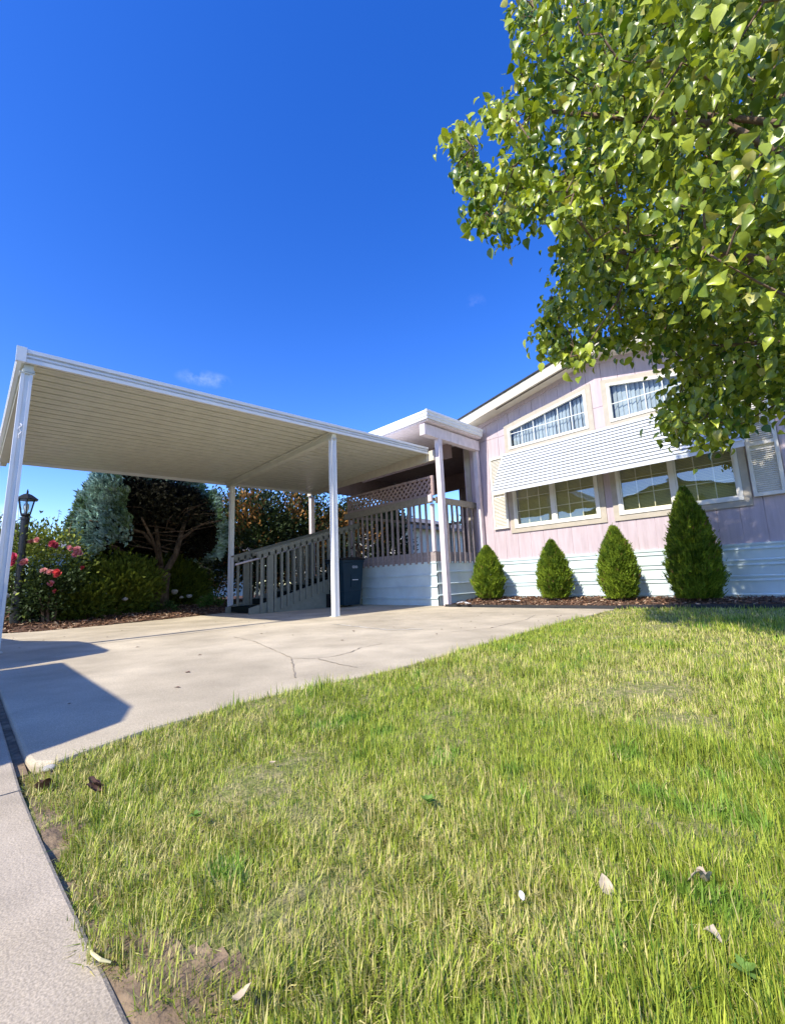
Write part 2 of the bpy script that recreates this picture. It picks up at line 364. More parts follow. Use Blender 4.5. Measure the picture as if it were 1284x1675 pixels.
for k, pts in enumerate([[(383, 1042), (415, 1049), (440, 1060), (460, 1069), (478, 1077), (510, 1078), (545, 1074), (575, 1067), (590, 1060), (625, 1053)],
                         [(477, 1078), (480, 1094), (483, 1109)], [(737, 1034), (800, 1028), (830, 1021), (860, 1014), (875, 1006)], [(520, 1078), (560, 1088), (585, 1092)]]):
    strip([gp(*p) for p in pts], .006, .003, .8, 10 + k).build('crack', 'crack', dr)
for k, pts in enumerate([[(545, 1021), (600, 1027), (640, 1031), (655, 1030), (690, 1029)]]):
    strip([gp(*p) for p in pts], .05, .0025, .5, 20 + k).build('patching_line', 'lighttrowel', dr)

def bed(name, poly, x0, x1, y0, y1, hfun, m, step=.06):
    nx = int((x1 - x0) / step) + 1; ny = int((y1 - y0) / step) + 1
    X, Y = np.meshgrid(np.linspace(x0, x1, nx), np.linspace(y0, y1, ny)); P = np.stack([X, Y], -1)
    Z = hfun(X, Y) + .018 * (vnoise(P, 9, 3) - .5) + .02 * (vnoise(P, 3, 5) - .5)
    V = np.stack([X.ravel(), Y.ravel(), Z.ravel()], 1); idx = np.arange(nx * ny).reshape(ny, nx)
    q = np.stack([idx[:-1, :-1], idx[:-1, 1:], idx[1:, 1:], idx[1:, :-1]], -1).reshape(-1, 4)
    c = V[q].mean(1); q = q[inpoly(c[:, 0], c[:, 1], poly)]
    return np_mesh(name, V, q, m, smooth=True)
# lawn soil
lawn_poly = [(-1.64, .15)] + [(x - .0, y) for x, y in LE] + [(-1.95, 6.15), (-1.3, 6.35), (-.5, 6.5), (.5, 6.6), (5, 6.6), (5, .15)]
def h_lawn(X, Y): return -.016 + .008 * np.clip((Y - .2) / .5, 0, 1) + 0 * X
struct(bed('lawn_soil', [(x + (.02 if x < -1 else 0), y) for x, y in lawn_poly], -2.2, 5, .13, 6.65, h_lawn, 'lawnsoil', .05))
def h_soil(X, Y): return h_lawn(X, Y) + .003
soilp = [(-1.66, .152)] + [(-1.63 + i * .03, .20 + .06 * float(vnoise(np.array([[i * .3, 0.]]), 1, 4)[0]) + .07 * math.exp(-((-1.63 + i * .03 + .57) / .12) ** 2)) for i in range(220)] + [(5, .152)]
struct(bed('bare_soil', soilp, -1.7, 4.9, .13, .5, h_soil, 'soil', .012))
fb_poly = [(-4.72, 5.8), (-3.3, 5.88), (-2.06, 6.0), (-1.95, 6.17), (-1.3, 6.37), (-.5, 6.52), (.5, 6.62), (5, 6.62), (5, 7.4), (-4.9, 7.4), (-4.9, 6.0)]
def h_front(X, Y): return -.005 + .075 * np.clip((Y - 5.95) / 1.0, 0, 1)
struct(bed('front_mulch_bed', fb_poly, -5, 5, 5.75, 7.42, h_front, 'mulchbase', .05))
lb_poly = [(-9.4, .25), (-8.2, .28), (-7.6, .43), (-7.41, .72), (-7.44, 1.3), (-7.6, 2.07), (-7.78, 2.8), (-8.08, 3.5), (-8.45, 3.75), (-9.05, 4.3), (-9.05, 6.2), (-7.4, 6.2), (-7.4, 12), (-16, 12), (-16, -.5), (-9.4, -.5)]
def h_left(X, Y): return .0 + .11 * np.clip((-7.5 - X - .35 * np.clip(Y - 2, 0, 3)) / 1.6, 0, 1)
struct(bed('garden_mulch_bed', lb_poly, -16, -7.3, -.5, 12, h_left, 'mulchbase', .08))
# bark chips
CT = np.array([(-.5, -.25, 0), (.5, -.18, .03), (.45, .22, 0), (-.4, .3, .05)]); CF = np.array([(0, 1, 2), (0, 2, 3)])
def chips(name, poly, hf, N, bx, label, size, light=0.2):
    X = RNG.uniform(bx[0], bx[1], N * 3); Y = RNG.uniform(bx[2], bx[3], N * 3); k = inpoly(X, Y, poly); X = X[k][:N]; Y = Y[k][:N]; n = len(X)
    Z = hf(X, Y) + RNG.uniform(-.005, .022, n)
    d = np.stack([RNG.normal(size=n), RNG.normal(size=n), RNG.normal(size=n) * .35], 1)
    rot = frames(d, roll=RNG.normal(0, .5, n)); sc = RNG.uniform(.5, 1.3, n)[:, None] * np.array([size, size * .6, size])
    base = np.array([[.18, .095, .055], [.12, .06, .035], [.32, .19, .11], [.45, .33, .22], [.09, .05, .03]])
    ci = RNG.choice(5, n, p=[.33, .25, .2, light * .5, .22 - light * .5])
    V, F, C = scatter(CT, CF, np.stack([X, Y, Z], 1), rot, sc, base[ci] * RNG.uniform(.8, 1.2, (n, 1)))
    return tag(np_mesh(name, V, F, 'chips', C=C), label, 'mulch', kind='stuff')
chips('bark_mulch', fb_poly, h_front, 9000, (-4.9, 3, 5.8, 7.3), 'reddish bark mulch under the row of arborvitae', .045)
chips('bark_mulch', lb_poly, h_left, 16000, (-12, -7.4, -.3, 5.5), 'reddish bark mulch around the spruce and rose bush', .055, .3)
# edging strip
e = MB(); ep = [(-4.7, 5.80), (-3.3, 5.875), (-2.06, 6.0), (-1.94, 6.165), (-1.3, 6.365), (-.5, 6.515), (.5, 6.615), (5, 6.615)]
for a, b in zip(ep[:-1], ep[1:]): e.bar((a[0], a[1], .015), (b[0], b[1], .015), .02, .05)
tag(e.build('lawn_edging', 'edging'), 'low black edging strip along the mulch bed beside lawn', 'edging')

# ------------------------------------------------------------------ grass
def lawn_edge_x(y): return np.interp(y, [p[1] for p in LE], [p[0] for p in LE])
def grass():
    D0, d0, dmax = 210000., .80, 8.5
    # sample polar around the camera foot
    th0, th1 = math.radians(8), math.radians(175)
    A1 = d0 * d0 / 2; A2 = d0 * d0 * math.log(dmax / d0)
    N = int(D0 * (th1 - th0) * (A1 + A2))
    u = RNG.uniform(0, A1 + A2, N); d = np.where(u < A1, np.sqrt(2 * np.minimum(u, A1)), d0 * np.exp((u - A1) / (d0 * d0)))
    th = RNG.uniform(th0, th1, N); X = d * np.cos(th); Y = d * np.sin(th)
    P = np.stack([X, Y], 1)
    k = inpoly(X, Y, lawn_poly) & (X < 4.2)
    # keep all in view, thin out beyond the right edge of the frame
    k &= (X < .35 + .12 * Y) | (RNG.random(N) < .22)
    # bare strip along the sidewalk, fading in with noise
    bare = vnoise(P, 7, 1) * .6 + vnoise(P, 22, 2) * .4
    edge = np.clip((Y - .14) / .12, 0, 1)
    patch = np.exp(-((X + .58) ** 2 / .018 + (Y - .22) ** 2 / .006)) + np.exp(-((X + 1.22) ** 2 / .03 + (Y - .19) ** 2 / .0035)) + .8 * np.exp(-((X + .9) ** 2 / .03 + (Y - .2) ** 2 / .004))
    k &= (bare * 1.5 + edge * 1.5 - patch * .75 > .50)
    X, Y, d = X[k], Y[k], d[k]; P = P[k]; n = len(X)
    s = np.maximum(1, d / 1.3) ** .75                       # far blades stand for small tufts
    kind = RNG.random(n)
    dry = np.clip((vnoise(P, 1.6, 21) * .55 + vnoise(P, 5, 22) * .3 + vnoise(P, 14, 23) * .15 - .40) * 3.2, 0, 1)
    dry = np.maximum(dry, np.clip(1 - (Y - .15) / .35, 0, 1) * .6 * (X > -1.6))
    h = RNG.gamma(7, 1, n) / 7 * .0215 * (1 - .35 * dry) * (.8 + .5 * vnoise(P, 3.5, 31))
    tall = vnoise(P, 9, 33) > .72; h = np.where(tall, h * 1.45, h)
    lush = (vnoise(P, 11, 35) > .80) & (dry < .6)
    flat = (RNG.random(n) < .20 + .5 * dry * .6)
    h = np.minimum(h * np.minimum(s, 1.5), .075)
    w = RNG.uniform(.0009, .0021, n) * s * np.where(lush, 1.4, 1)
    lean = np.abs(RNG.normal(0, .85, n)) + np.where(flat, 1.1, 0)
    az = vnoise(P, 16, 71) * 4 * PI + RNG.normal(0, 1.1, n)
    dx, dy = np.cos(az), np.sin(az); sx, sy = -dy, dx
    z0 = h_lawn(X, Y) - .004 + 0 * X
    sl, cl = np.sin(np.minimum(lean * .6, 1.35)), np.cos(np.minimum(lean * .6, 1.35)); sl2, cl2 = np.sin(np.minimum(lean * 1.3, 1.75)), np.cos(np.minimum(lean * 1.3, 1.75))
    B = np.stack([X, Y, z0], 1); Sd = np.stack([sx, sy, 0 * sx], 1) * w[:, None]
    Mi = B + np.stack([dx * sl * h * .55, dy * sl * h * .55, cl * h * .55], 1)
    Ti = Mi + np.stack([dx * sl2 * h * .5, dy * sl2 * h * .5, cl2 * h * .5 + .004], 1)
    V = np.stack([B - Sd * .5, B + Sd * .5, Mi - Sd * .5, Mi + Sd * .5, Ti], 1)
    F = np.array([(0, 1, 3), (0, 3, 2), (2, 3, 4)])[None] + (np.arange(n) * 5)[:, None, None]
    green = np.array([.235, .335, .030]); lightg = np.array([.50, .55, .075]); dkg = np.array([.07, .16, .015]); straw = np.array([.70, .62, .24]); lushc = np.array([.20, .33, .040])
    a = RNG.random((n, 1)); col = green * (1 - a) + lightg * a
    col = np.where((RNG.random(n) < .16)[:, None], dkg, col)
    col = np.where(lush[:, None], lushc * (.8 + .5 * RNG.random((n, 1))), col)
    isdry = (RNG.random(n) < .07 + .42 * dry)[:, None]
    col = np.where(isdry, straw * (.65 + .5 * RNG.random((n, 1))), col)
    col = col * (.8 + .4 * RNG.random((n, 1)))
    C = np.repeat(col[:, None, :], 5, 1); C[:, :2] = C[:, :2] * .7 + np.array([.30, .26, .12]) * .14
    print('grass blades', n)
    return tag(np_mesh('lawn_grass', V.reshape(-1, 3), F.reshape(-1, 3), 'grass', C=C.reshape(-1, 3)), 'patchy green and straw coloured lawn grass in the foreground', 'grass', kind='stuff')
grass()

db = random.Random(3); dm = MB()
for i in range(70):
    x_ = -2.2 - 6 * db.random() ** 1.2; y_ = .3 + 5.3 * db.random(); a_ = db.uniform(0, 6.28); L_ = db.uniform(.006, .022); w_ = L_ * db.uniform(.25, .7)
    if x_ < -7.2: continue
    c_, s_ = math.cos(a_), math.sin(a_)
    dm.add([(x_ - c_ * L_, y_ - s_ * L_, .002), (x_ + s_ * w_, y_ - c_ * w_, .005), (x_ + c_ * L_, y_ + s_ * L_, .003), (x_ - s_ * w_, y_ + c_ * w_, .006)], [(0, 1, 2, 3)])
tag(dm.build('leaf_litter', 'deadleafd'), 'tiny dark bits of leaf litter scattered over the driveway', 'leaf litter', kind='stuff')
# ------------------------------------------------------------------ small things on the lawn
def curled_leaf(name, loc, size, m, label, seed, cat='dry leaf', group=None, n=1):
    r = random.Random(seed); mb = MB()
    for q in range(n):
        ox, oy = (r.uniform(-.6, .6) * size * (n > 1), r.uniform(-.6, .6) * size * (n > 1)); ang = r.uniform(0, 6.28); tilt = r.uniform(.1, .7)
        rows = []
        for i in range(7):
            t = i / 6; wd_ = .34 * math.sin(PI * min(1, t * .95 + .05)) ** .8 * (1 + .25 * r.uniform(-1, 1))
            for j in range(5):
                s_ = (j - 2) / 2; x = (t - .5); y = s_ * wd_; z = .25 * abs(s_) ** 1.6 * wd_ * 2 + .22 * math.sin(t * 4 + seed) + r.uniform(-.03, .03)
                X = x * math.cos(ang) - y * math.sin(ang); Y = x * math.sin(ang) + y * math.cos(ang)
                rows.append((loc[0] + ox + X * size, loc[1] + oy + Y * size, loc[2] + (z + .22 + x * tilt) * size))
        mb.add(rows, [(i * 5 + j, i * 5 + j + 1, (i + 1) * 5 + j + 1, (i + 1) * 5 + j) for i in range(6) for j in range(4)])
    return tag(mb.build(name, m, smooth=True), label, cat, group)
def gz(px, py, z): x, y = gp(px, py, z); return (x, y, z)
curled_leaf('dry_leaf', gz(992, 1456, .010), .026, 'deadleaf', 'pale curled dry leaf upright in the middle of the lawn foreground', 3)
curled_leaf('dry_leaf', gz(853, 1468, .014), .011, 'plasticsheet', 'tiny white scrap lying in the foreground grass', 4, 'litter')
curled_leaf('dry_leaf', gz(1147, 1444, .010), .026, 'deadleaf', 'crumpled beige dry leaf with two lobes near right edge', 5, n=2)
curled_leaf('dry_leaf', gz(1165, 1537, .010), .022, 'deadleaf', 'narrow beige dry leaf below the crumpled two lobed one', 6)
curled_leaf('dry_leaf', gz(446, 1249, .014), .018, 'deadleaf', 'small pale leaf fragment in the grass below driveway edge', 8)
curled_leaf('dry_leaf', gz(396, 1630, .012), .022, 'deadleaf', 'pale dry leaf beside the bare soil at bottom', 9)
curled_leaf('dead_weed', gz(158, 1288, .002), .036, 'deadleafd', 'dark brown dead weed at the corner of the lawn', 10, 'dead weed', n=4)
curled_leaf('bark_piece', gz(72, 1290, -.014), .04, 'deadleafd', 'brown bark scrap in dirt beside the sidewalk', 11, 'bark', n=2)
st = MB(); st.tube([gz(145, 1548, .0), gz(152, 1560, .006), gz(165, 1570, .008), gz(182, 1574, .002)], [.0012, .002, .0022, .0012], 6)
tag(st.build('straw_stem', 'straw'), 'pale bent straw stem lying over the sidewalk edge', 'straw')
def pebble(mb, c, r, sq=(1, .8, .6), seed=0):
    rr = random.Random(seed); V = []; F = []; nu, nv = 9, 6
    ph = [rr.uniform(0, 6) for _ in range(3)]; rz = rr.uniform(0, 3)
    for j in range(nv + 1):
        for i in range(nu):
            a = 2 * PI * i / nu; b = PI * j / nv - PI / 2
            k = r * (1 + .16 * math.sin(2 * a + ph[0]) + .12 * math.cos(3 * b + ph[1]))
            x, y, z = k * math.cos(b) * math.cos(a) * sq[0], k * math.cos(b) * math.sin(a) * sq[1], k * math.sin(b) * sq[2]
            V.append((c[0] + x * math.cos(rz) - y * math.sin(rz), c[1] + x * math.sin(rz) + y * math.cos(rz), c[2] + z))
    for j in range(nv):
        for i in range(nu): F.append((j * nu + i, j * nu + (i + 1) % nu, (j + 1) * nu + (i + 1) % nu, (j + 1) * nu + i))
    mb.add(V, F)
mb = MB(); pebble(mb, gz(82, 1257, -.01), .018, seed=2); tag(mb.build('stone', 'rock', smooth=True), 'grey stone under the driveway slab corner', 'stone')
for k, (px, py, s_) in enumerate(((700, 1312, .026), (320, 1335, .022), (1220, 1590, .020))):
    c = gz(px, py, .012); mb = MB(); r_ = random.Random(k)
    for i in range(9):
        a = i * 2.4 + r_.random(); el = r_.uniform(.3, .9); L_ = s_ * r_.uniform(.6, 1.1); u = Vector((math.cos(a) * math.cos(el), math.sin(a) * math.cos(el), math.sin(el))); sd = Vector((-math.sin(a), math.cos(a), 0)) * L_ * .28
        b0 = Vector(c); mb.add([b0, b0 + u * L_ * .5 + sd, b0 + u * L_ * .55 + Vector((0, 0, -.002)), b0 + u * L_ * .5 - sd, b0 + u * L_ + Vector((0, 0, -L_ * .2))], [(0, 2, 1), (0, 3, 2), (2, 4, 1), (3, 4, 2)])
    tag(mb.build('broadleaf_weed', 'weed', smooth=True), ['broadleaf weed rosette in the middle of the lawn', 'small broadleaf weed near the sidewalk side of the lawn', 'pale green weed near the bottom right corner'][k], 'weed')
# white torn weed fabric in the front bed
for k, (px, py, s_) in enumerate(((832, 984, .16), (757, 988, .12), (787, 972, .06))):
    mb = MB(); c = gz(px, py, .05); r = random.Random(k); V = []
    nx, ny = 9, 5
    for j in range(ny):
        for i in range(nx):
            V.append((c[0] + (i / 8 - .5) * s_ * 2.4 + r.uniform(-.01, .01), c[1] + (j / 4 - .5) * s_ * (.5 + .3 * math.sin(i)) + r.uniform(-.01, .01), c[2] + .012 + r.uniform(0, .035) * math.sin(PI * i / 8)))
    mb.add(V, [(j * nx + i, j * nx + i + 1, (j + 1) * nx + i + 1, (j + 1) * nx + i) for j in range(ny - 1) for i in range(nx - 1)])
    tag(mb.build('fabric_scrap', 'plasticsheet', smooth=True), ['torn white plastic sheet in mulch between first two arborvitae', 'white plastic scrap in mulch beside the porch post', 'small white lump in mulch left of leftmost arborvitae'][k], 'plastic scrap')

# ------------------------------------------------------------------ house
WY = 7.3; WX0, WX1 = -4.85, .05; APX = -2.41
house = empty('pink_house', (-2.4, 7.5, 0), 'pink lavender manufactured home gable with white awning and windows', 'house')
def rake(x): return 4.03 - .206 * abs(x - APX)             # underside of rake at the wall
wins = [(-4.12, -2.57, 1.34, 2.45), (-2.29, -.75, 1.34, 2.45)]
uw = [(-4.11, -2.60), (-2.26, -.71)]
def utop(x): return (3.54 - .179 * (-2.60 - x)) if x < APX else (3.52 - .179 * (x + 2.26))
wall = MB(); xg = []; x = WX0
while x < WX1 - 1e-6: xg.append(x); x += .252
xg.append(WX1)
edges = sorted(set([round(v, 4) for v in xg] + [-4.12, -2.57, -2.29, -.75, -4.11, -2.60, -2.26, -.71]))
grooves = set(round(v, 4) for v in xg)
for a, b in zip(edges[:-1], edges[1:]):
    if b - a < .002: continue
    aa = a + (.0028 if a in grooves else 0); bb = b - (.0028 if b in grooves else 0); mid = (a + b) / 2
    segs = [(.74, 3.175), (3.18, None)]; cuts = []
    for (w0, w1, z0, z1) in wins:
        if w0 < mid < w1: cuts.append((z0 + .02, z1))
    for (w0, w1) in uw:
        if w0 < mid < w1: cuts.append((2.88, 'top'))
    def quad(za0, zb0, za1, zb1):
        if za1 - za0 < .002: return
        wall.add([(aa, WY, za0), (bb, WY, zb0), (bb, WY, zb1), (aa, WY, za1), (aa, WY + .05, za0), (bb, WY + .05, zb0), (bb, WY + .05, zb1), (aa, WY + .05, za1)],
                 [(0, 1, 2, 3), (5, 4, 7, 6), (0, 4, 5, 1), (3, 2, 6, 7), (0, 3, 7, 4), (1, 5, 6, 2)])
    low = .76
    low2 = 2.45 if any(w0 < mid < w1 for (w0, w1, _, _) in wins) else None
    if low2: quad(.76, .76, 1.36, 1.36); base = 2.45
    else: base = .76
    if any(w0 < mid < w1 for (w0, w1) in uw):
        quad(base, base, 2.88, 2.88); quad(utop(aa) - .02, utop(bb) - .02, rake(aa), rake(bb))
    else:
        quad(base, base, 3.176, 3.176); quad(3.182, 3.182, rake(aa), rake(bb))
wall.box(WX0 + .002, WX1 - .002, WY + .007, WY + .02, .76, 1.30); wall.box(WX0 + .002, WX1 - .002, WY + .051, WY + .07, .7, 1.34); wall.box(WX0 + .002, WX1, WY + .051, WY + .07, 2.46, 2.87)
wall.box(WX0 + .002, -4.13, WY + .051, WY + .07, 1.34, 3.4); wall.box(-.7, WX1, WY + .051, WY + .07, 1.34, 3.4); wall.box(-2.55, -2.3, WY + .051, WY + .07, 1.34, 3.9)
wall.box(WX1, WX1 + .06, WY + .005, 14, .76, 3.5); wall.box(WX0 - .35, WX0 - .003, WY + .001, WY + .07, .9, 3.47)
wall.build('wall', 'siding', house)
MB().box(WX0 - .02, WX0 + .07, WY - .018, WY - .002, .77, rake(WX0) - .03).build('corner_board', 'siding', house)
MB().box(WX0 - .31, WX0 - .20, WY - .02, WY - .001, .95, 3.2).build('door_casing', 'trim', house)
MB().tube([(WX0 - .045, WY - .03, .12), (WX0 - .045, WY - .03, 2.98)], .022, 8).build('downspout', 'brown', house)
# interior dark box
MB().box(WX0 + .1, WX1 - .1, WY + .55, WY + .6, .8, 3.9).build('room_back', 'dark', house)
# skirting with horizontal ribs
def ribbed(x0, x1, zs, depth=.012, y=0.0, name='skirting', ztop=.77, zbot=.0, parent=None, axis='x', m='skirt', flip=1):
    p = [(y + flip * .03, zbot), (y, zbot)]
    for z in zs: p += [(y, z - .001), (y - flip * depth, z), (y - flip * depth, z + .012), (y, z + .026)]
    p += [(y, ztop - .03), (y - flip * .012, ztop - .03), (y - flip * .012, ztop), (y + flip * .03, ztop)]
    mb = MB()
    if axis == 'x': mb.prism(p, 'x', x0, x1)
    else: mb.prism(p, 'y', x0, x1)
    return mb.build(name, m, parent)
ribbed(WX0 + .01, WX1 + .4, [.10, .28, .335, .48, .54, .685], .014, WY - .02, 'skirting', .77, 0, house)
# gable roof
rf = MB(); ex0, ex1 = -5.04, .25
def rt(x): return 4.18 - .206 * abs(x - APX)
rf.prism([(ex0, rt(ex0)), (APX, rt(APX)), (ex1, rt(ex1)), (ex1, rt(ex1) + .025), (APX, rt(APX) + .028), (ex0, rt(ex0) + .025)], 'y', 6.925, 16)
roof = rf.build('roof', 'shingle', house)
fa = MB(); fa.prism([(ex0, rt(ex0) - .005), (APX, rt(APX) - .005), (APX, rt(APX) - .185), (ex0, rt(ex0) - .185)], 'y', 6.95, 6.975)
fa.prism([(APX, rt(APX) - .005), (ex1, rt(ex1) - .005), (ex1, rt(ex1) - .185), (APX, rt(APX) - .185)], 'y', 6.951, 6.976)
fa.build('rake_board', 'fascia', roof)
sf = MB(); o_ = .165
sf.prism([(ex0, rt(ex0) - o_), (APX, rt(APX) - o_), (ex1, rt(ex1) - o_), (ex1, rt(ex1) - o_ + .02), (APX, rt(APX) - o_ + .02), (ex0, rt(ex0) - o_ + .02)], 'y', 6.98, WY + .08)
sf.build('soffit', 'fascia', roof)
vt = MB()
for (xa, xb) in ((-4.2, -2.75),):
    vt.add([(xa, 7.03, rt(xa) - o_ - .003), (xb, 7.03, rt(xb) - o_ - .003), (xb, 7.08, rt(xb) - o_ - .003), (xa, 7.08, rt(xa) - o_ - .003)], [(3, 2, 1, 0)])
vt.build('soffit_vent', 'soffit', roof)  # flat dark brown strip under the left soffit slope
fr = MB(); fr.prism([(WX0, rake(WX0) - .09), (APX, rake(APX) - .09), (WX1, rake(WX1) - .09), (WX1, rake(WX1)), (APX, rake(APX)), (WX0, rake(WX0))], 'y', WY - .02, WY - .001)
fr.build('frieze_board', 'siding', house)

def frame_poly(mb, outer, inner, y0, y1):
    n = len(outer); v = [(p[0], y0, p[1]) for p in outer] + [(p[0], y0, p[1]) for p in inner] + [(p[0], y1, p[1]) for p in outer] + [(p[0], y1, p[1]) for p in inner]
    f = []
    for i in range(n):
        j = (i + 1) % n
        f += [(i, j, n + j, n + i), (2 * n + i, 3 * n + i, 3 * n + j, 2 * n + j), (i, 2 * n + i, 2 * n + j, j), (n + i, n + j, 3 * n + j, 3 * n + i)]
    mb.add(v, f)
def quadp(x0, x1, z0, za, zb, d=0): return [(x0 + d, z0 + d), (x1 - d, z0 + d), (x1 - d, zb - d), (x0 + d, za - d)]
def window(x0, x1, z0, za, zb, upper):
    w = MB(); frame_poly(w, quadp(x0, x1, z0, za, zb), quadp(x0, x1, z0, za, zb, .045), WY - .035, WY + .02)
    if not upper:
        xm = (x0 + x1) / 2; w.box(xm - .03, xm + .03, WY - .034, WY + .015, z0 + .046, za - .046)
        for s_ in (0, 1):
            a, b = (x0 + .045, xm - .03) if s_ == 0 else (xm + .03, x1 - .045)
            frame_poly(w, quadp(a + .001, b - .001, z0 + .046, za - .046, zb - .046), quadp(a, b, z0 + .046, za - .046, zb - .046, .022), WY - .022, WY + .012)
    wo = w.build('window', 'winframe', house)
    t = MB(); frame_poly(t, quadp(x0 - .085, x1 + .085, z0 - .085, za + .09, zb + .09), quadp(x0 - .001, x1 + .001, z0 - .001, za + .001, zb + .001), WY - .022, WY - .001)
    t.build('casing', 'trim', wo)
    g_ = MB(); g_.add([(p[0], WY - .004, p[1]) for p in quadp(x0, x1, z0, za, zb, .04)], [(0, 1, 2, 3)]); g_.build('pane', 'glass' if upper else 'glass_low', wo)
    mu = MB(); zt = lambda x: za + (zb - za) * (x - x0) / (x1 - x0)
    if upper:
        for i in range(1, 6):
            x = x0 + .04 + (x1 - x0 - .08) * i / 6; mu.box(x - .007, x + .007, WY + .0, WY + .008, z0 + .04, zt(x) - .04)
        mu.box(x0 + .04, x1 - .04, WY + .001, WY + .007, z0 + .30, z0 + .314)
    else:
        xm = (x0 + x1) / 2
        for a, b in ((x0 + .067, xm - .052), (xm + .052, x1 - .067)):
            for i in (1, 2): x = a + (b - a) * i / 3; mu.box(x - .006, x + .006, WY + .0, WY + .008, z0 + .06, za - .06)
            for i in range(1, 4): z = z0 + .06 + (za - z0 - .12) * i / 4; mu.box(a, b, WY + .001, WY + .007, z - .006, z + .006)
    mu.build('muntin_grid', 'winframe', wo)
    bl = MB()
    if upper:
        x = x0 + .05; i = 0
        while x < x1 - .06:
            a = random.uniform(.004, .034); zt_ = zt(x) - .03
            bl.add([(x, WY + .075 + a, z0 + .03), (x + .072, WY + .07 - a, z0 + .03), (x + .070, WY + .07 - a * .6, zt_), (x + .002, WY + .075 + a * .6, zt_)], [(0, 1, 2, 3)]); x += .066; i += 1
        bl.build('vertical_blind', 'blind_v', wo)
    else:
        z = z0 + .05
        while z < za - .03:
            bl.add([(x0 + .05, WY + .06, z), (x1 - .05, WY + .06, z), (x1 - .05, WY + .075, z + .021), (x0 + .05, WY + .075, z + .021)], [(0, 1, 2, 3)]); z += .022
        bl.build('horizontal_blind', 'blind_h', wo)
for (x0, x1, z0, z1) in wins: window(x0, x1, z0, z1, z1, False)
window(-4.11, -2.60, 2.86, 3.27, 3.54, True); window(-2.26, -.71, 2.86, 3.52, 3.245, True)
# shutters
for k, x0 in enumerate((-4.56, -.645)):
    w_ = .325; sh = MB(); frame_poly(sh, quadp(x0, x0 + w_, 1.36, 2.77, 2.77), quadp(x0, x0 + w_, 1.36, 2.77, 2.77, .04), WY - .05, WY - .003)
    sh.box(x0 + .04, x0 + w_ - .04, WY - .049, WY - .004, 2.03, 2.08)
    so_ = sh.build('shutter', 'shutter', house); lv = MB(); z = 1.41
    while z < 2.72:
        if not (2.0 < z < 2.09): lv.bar((x0 + .039, WY - .024, z), (x0 + w_ - .039, WY - .024, z), .030, .004, up=(0, -.75, .65))
        z += .027
    lv.box(x0 + .04, x0 + w_ - .04, WY - .008, WY - .004, 1.4, 2.73)
    lv.build('louvre_panel', 'shutter', so_)
# awning: overlapping slats from the wall down to a front hem
aw = MB(); n = 13; y1, z1, y0, z0 = WY - .03, 2.80, 6.80, 2.02
for i in range(n):
    ya, za = y1 + (y0 - y1) * i / n, z1 + (z0 - z1) * i / n; yb, zb = y1 + (y0 - y1) * (i + 1) / n, z1 + (z0 - z1) * (i + 1) / n
    p = [(ya + .004, za), (yb - .030, zb + .004), (yb - .030, zb - .001), (yb + .004, zb + .002), (yb + .006, zb + .006), (ya + .006, za - .004)]
    jj = random.uniform(-.003, .003); p = [(a_ + (jj if q_ in (1, 2) else 0), b_) for q_, (a_, b_) in enumerate(p)]
    aw.prism(p, 'x', -4.25 + random.uniform(-.004, .004), -.62 + random.uniform(-.004, .004))
awn = aw.build('awning', 'awning', house)
MB().box(-4.26, -.61, 6.782, 6.80, 1.945, 2.035).build('valance', 'awning', awn)
for x in (-4.235, -2.44, -.635):
    br = MB(); br.bar((x, WY - .02, 2.15), (x, 6.815, 1.99), .018, .018); br.bar((x, WY - .02, 2.72), (x, 6.81, 2.0), .02, .02)
    br.build('bracket', 'awning', awn)

# ------------------------------------------------------------------ porch deck
deck = empty('porch_deck', (-6.2, 6.6, 0), 'raised porch deck with pale ribbed skirting and grey baluster railing', 'deck')
DX0, DX1, DY = -7.45, -4.97, 5.95
f = MB()
xx = DX0
yy = DY + .03
while yy < 9.2:
    f.box(DX0, (DX1 - .03) if yy < WY - .2 else -5.36, yy, yy + .135, .91, .945); yy += .14
f.build('floor', 'railwood', deck)
rb = MB(); rb.box(DX0, DX1, DY, DY + .028, .775, .95); rb.box(DX1 - .028, DX1, DY + .0285, WY - .03, .775, .9495); rb.build('rim_board', 'balwood', deck)
ribbed(DX0, DX1 - .012, [.12, .325, .53], .022, DY + .012, 'skirting', .775, 0, deck)
ribbed(DY + .02, WY - .05, [.165, .37, .58], .026, DX1 - .012, 'skirting', .775, 0, deck, axis='y', flip=-1)
bal = None
def balusters(name, P, z0, z1, m, parent, w=.036):
    base = None
    for (x, y) in P:
        if base is None:
            base = MB().box(x - w / 2, x + w / 2, y - w / 2, y + w / 2, z0, z1).build(name, m, parent, bevel=.003); bx, by = x, y
        else:
            c = base.copy(); COL.objects.link(c); c.parent = parent; c.location = (x - bx, y - by, 0)
balusters('baluster', [(-7.36 + .1485 * i, DY - .02) for i in range(16)], .745, 1.84, 'balwood', deck)
balusters('baluster', [(DX1 + .02, 6.16 + .155 * i) for i in range(7)], .745, 1.83, 'balwood', deck)
MB().box(DX0 - .03, DX1 + .04, DY - .065, DY - .040, 1.825, 1.955).build('rail_board', 'railwood', deck)
MB().box(DX1 + .041, DX1 + .066, DY + .02, WY - .04, 1.82, 1.94).build('rail_board', 'railwood', deck)
MB().box(DX0 - .02, DX1 + .0, DY - .039, DY + .06, 1.89, 1.93).build('top_rail', 'railwood', deck)
MB().box(DX1 - .06, DX1 + .040, DY + .061, WY - .04, 1.885, 1.925).build('top_rail', 'railwood', deck)
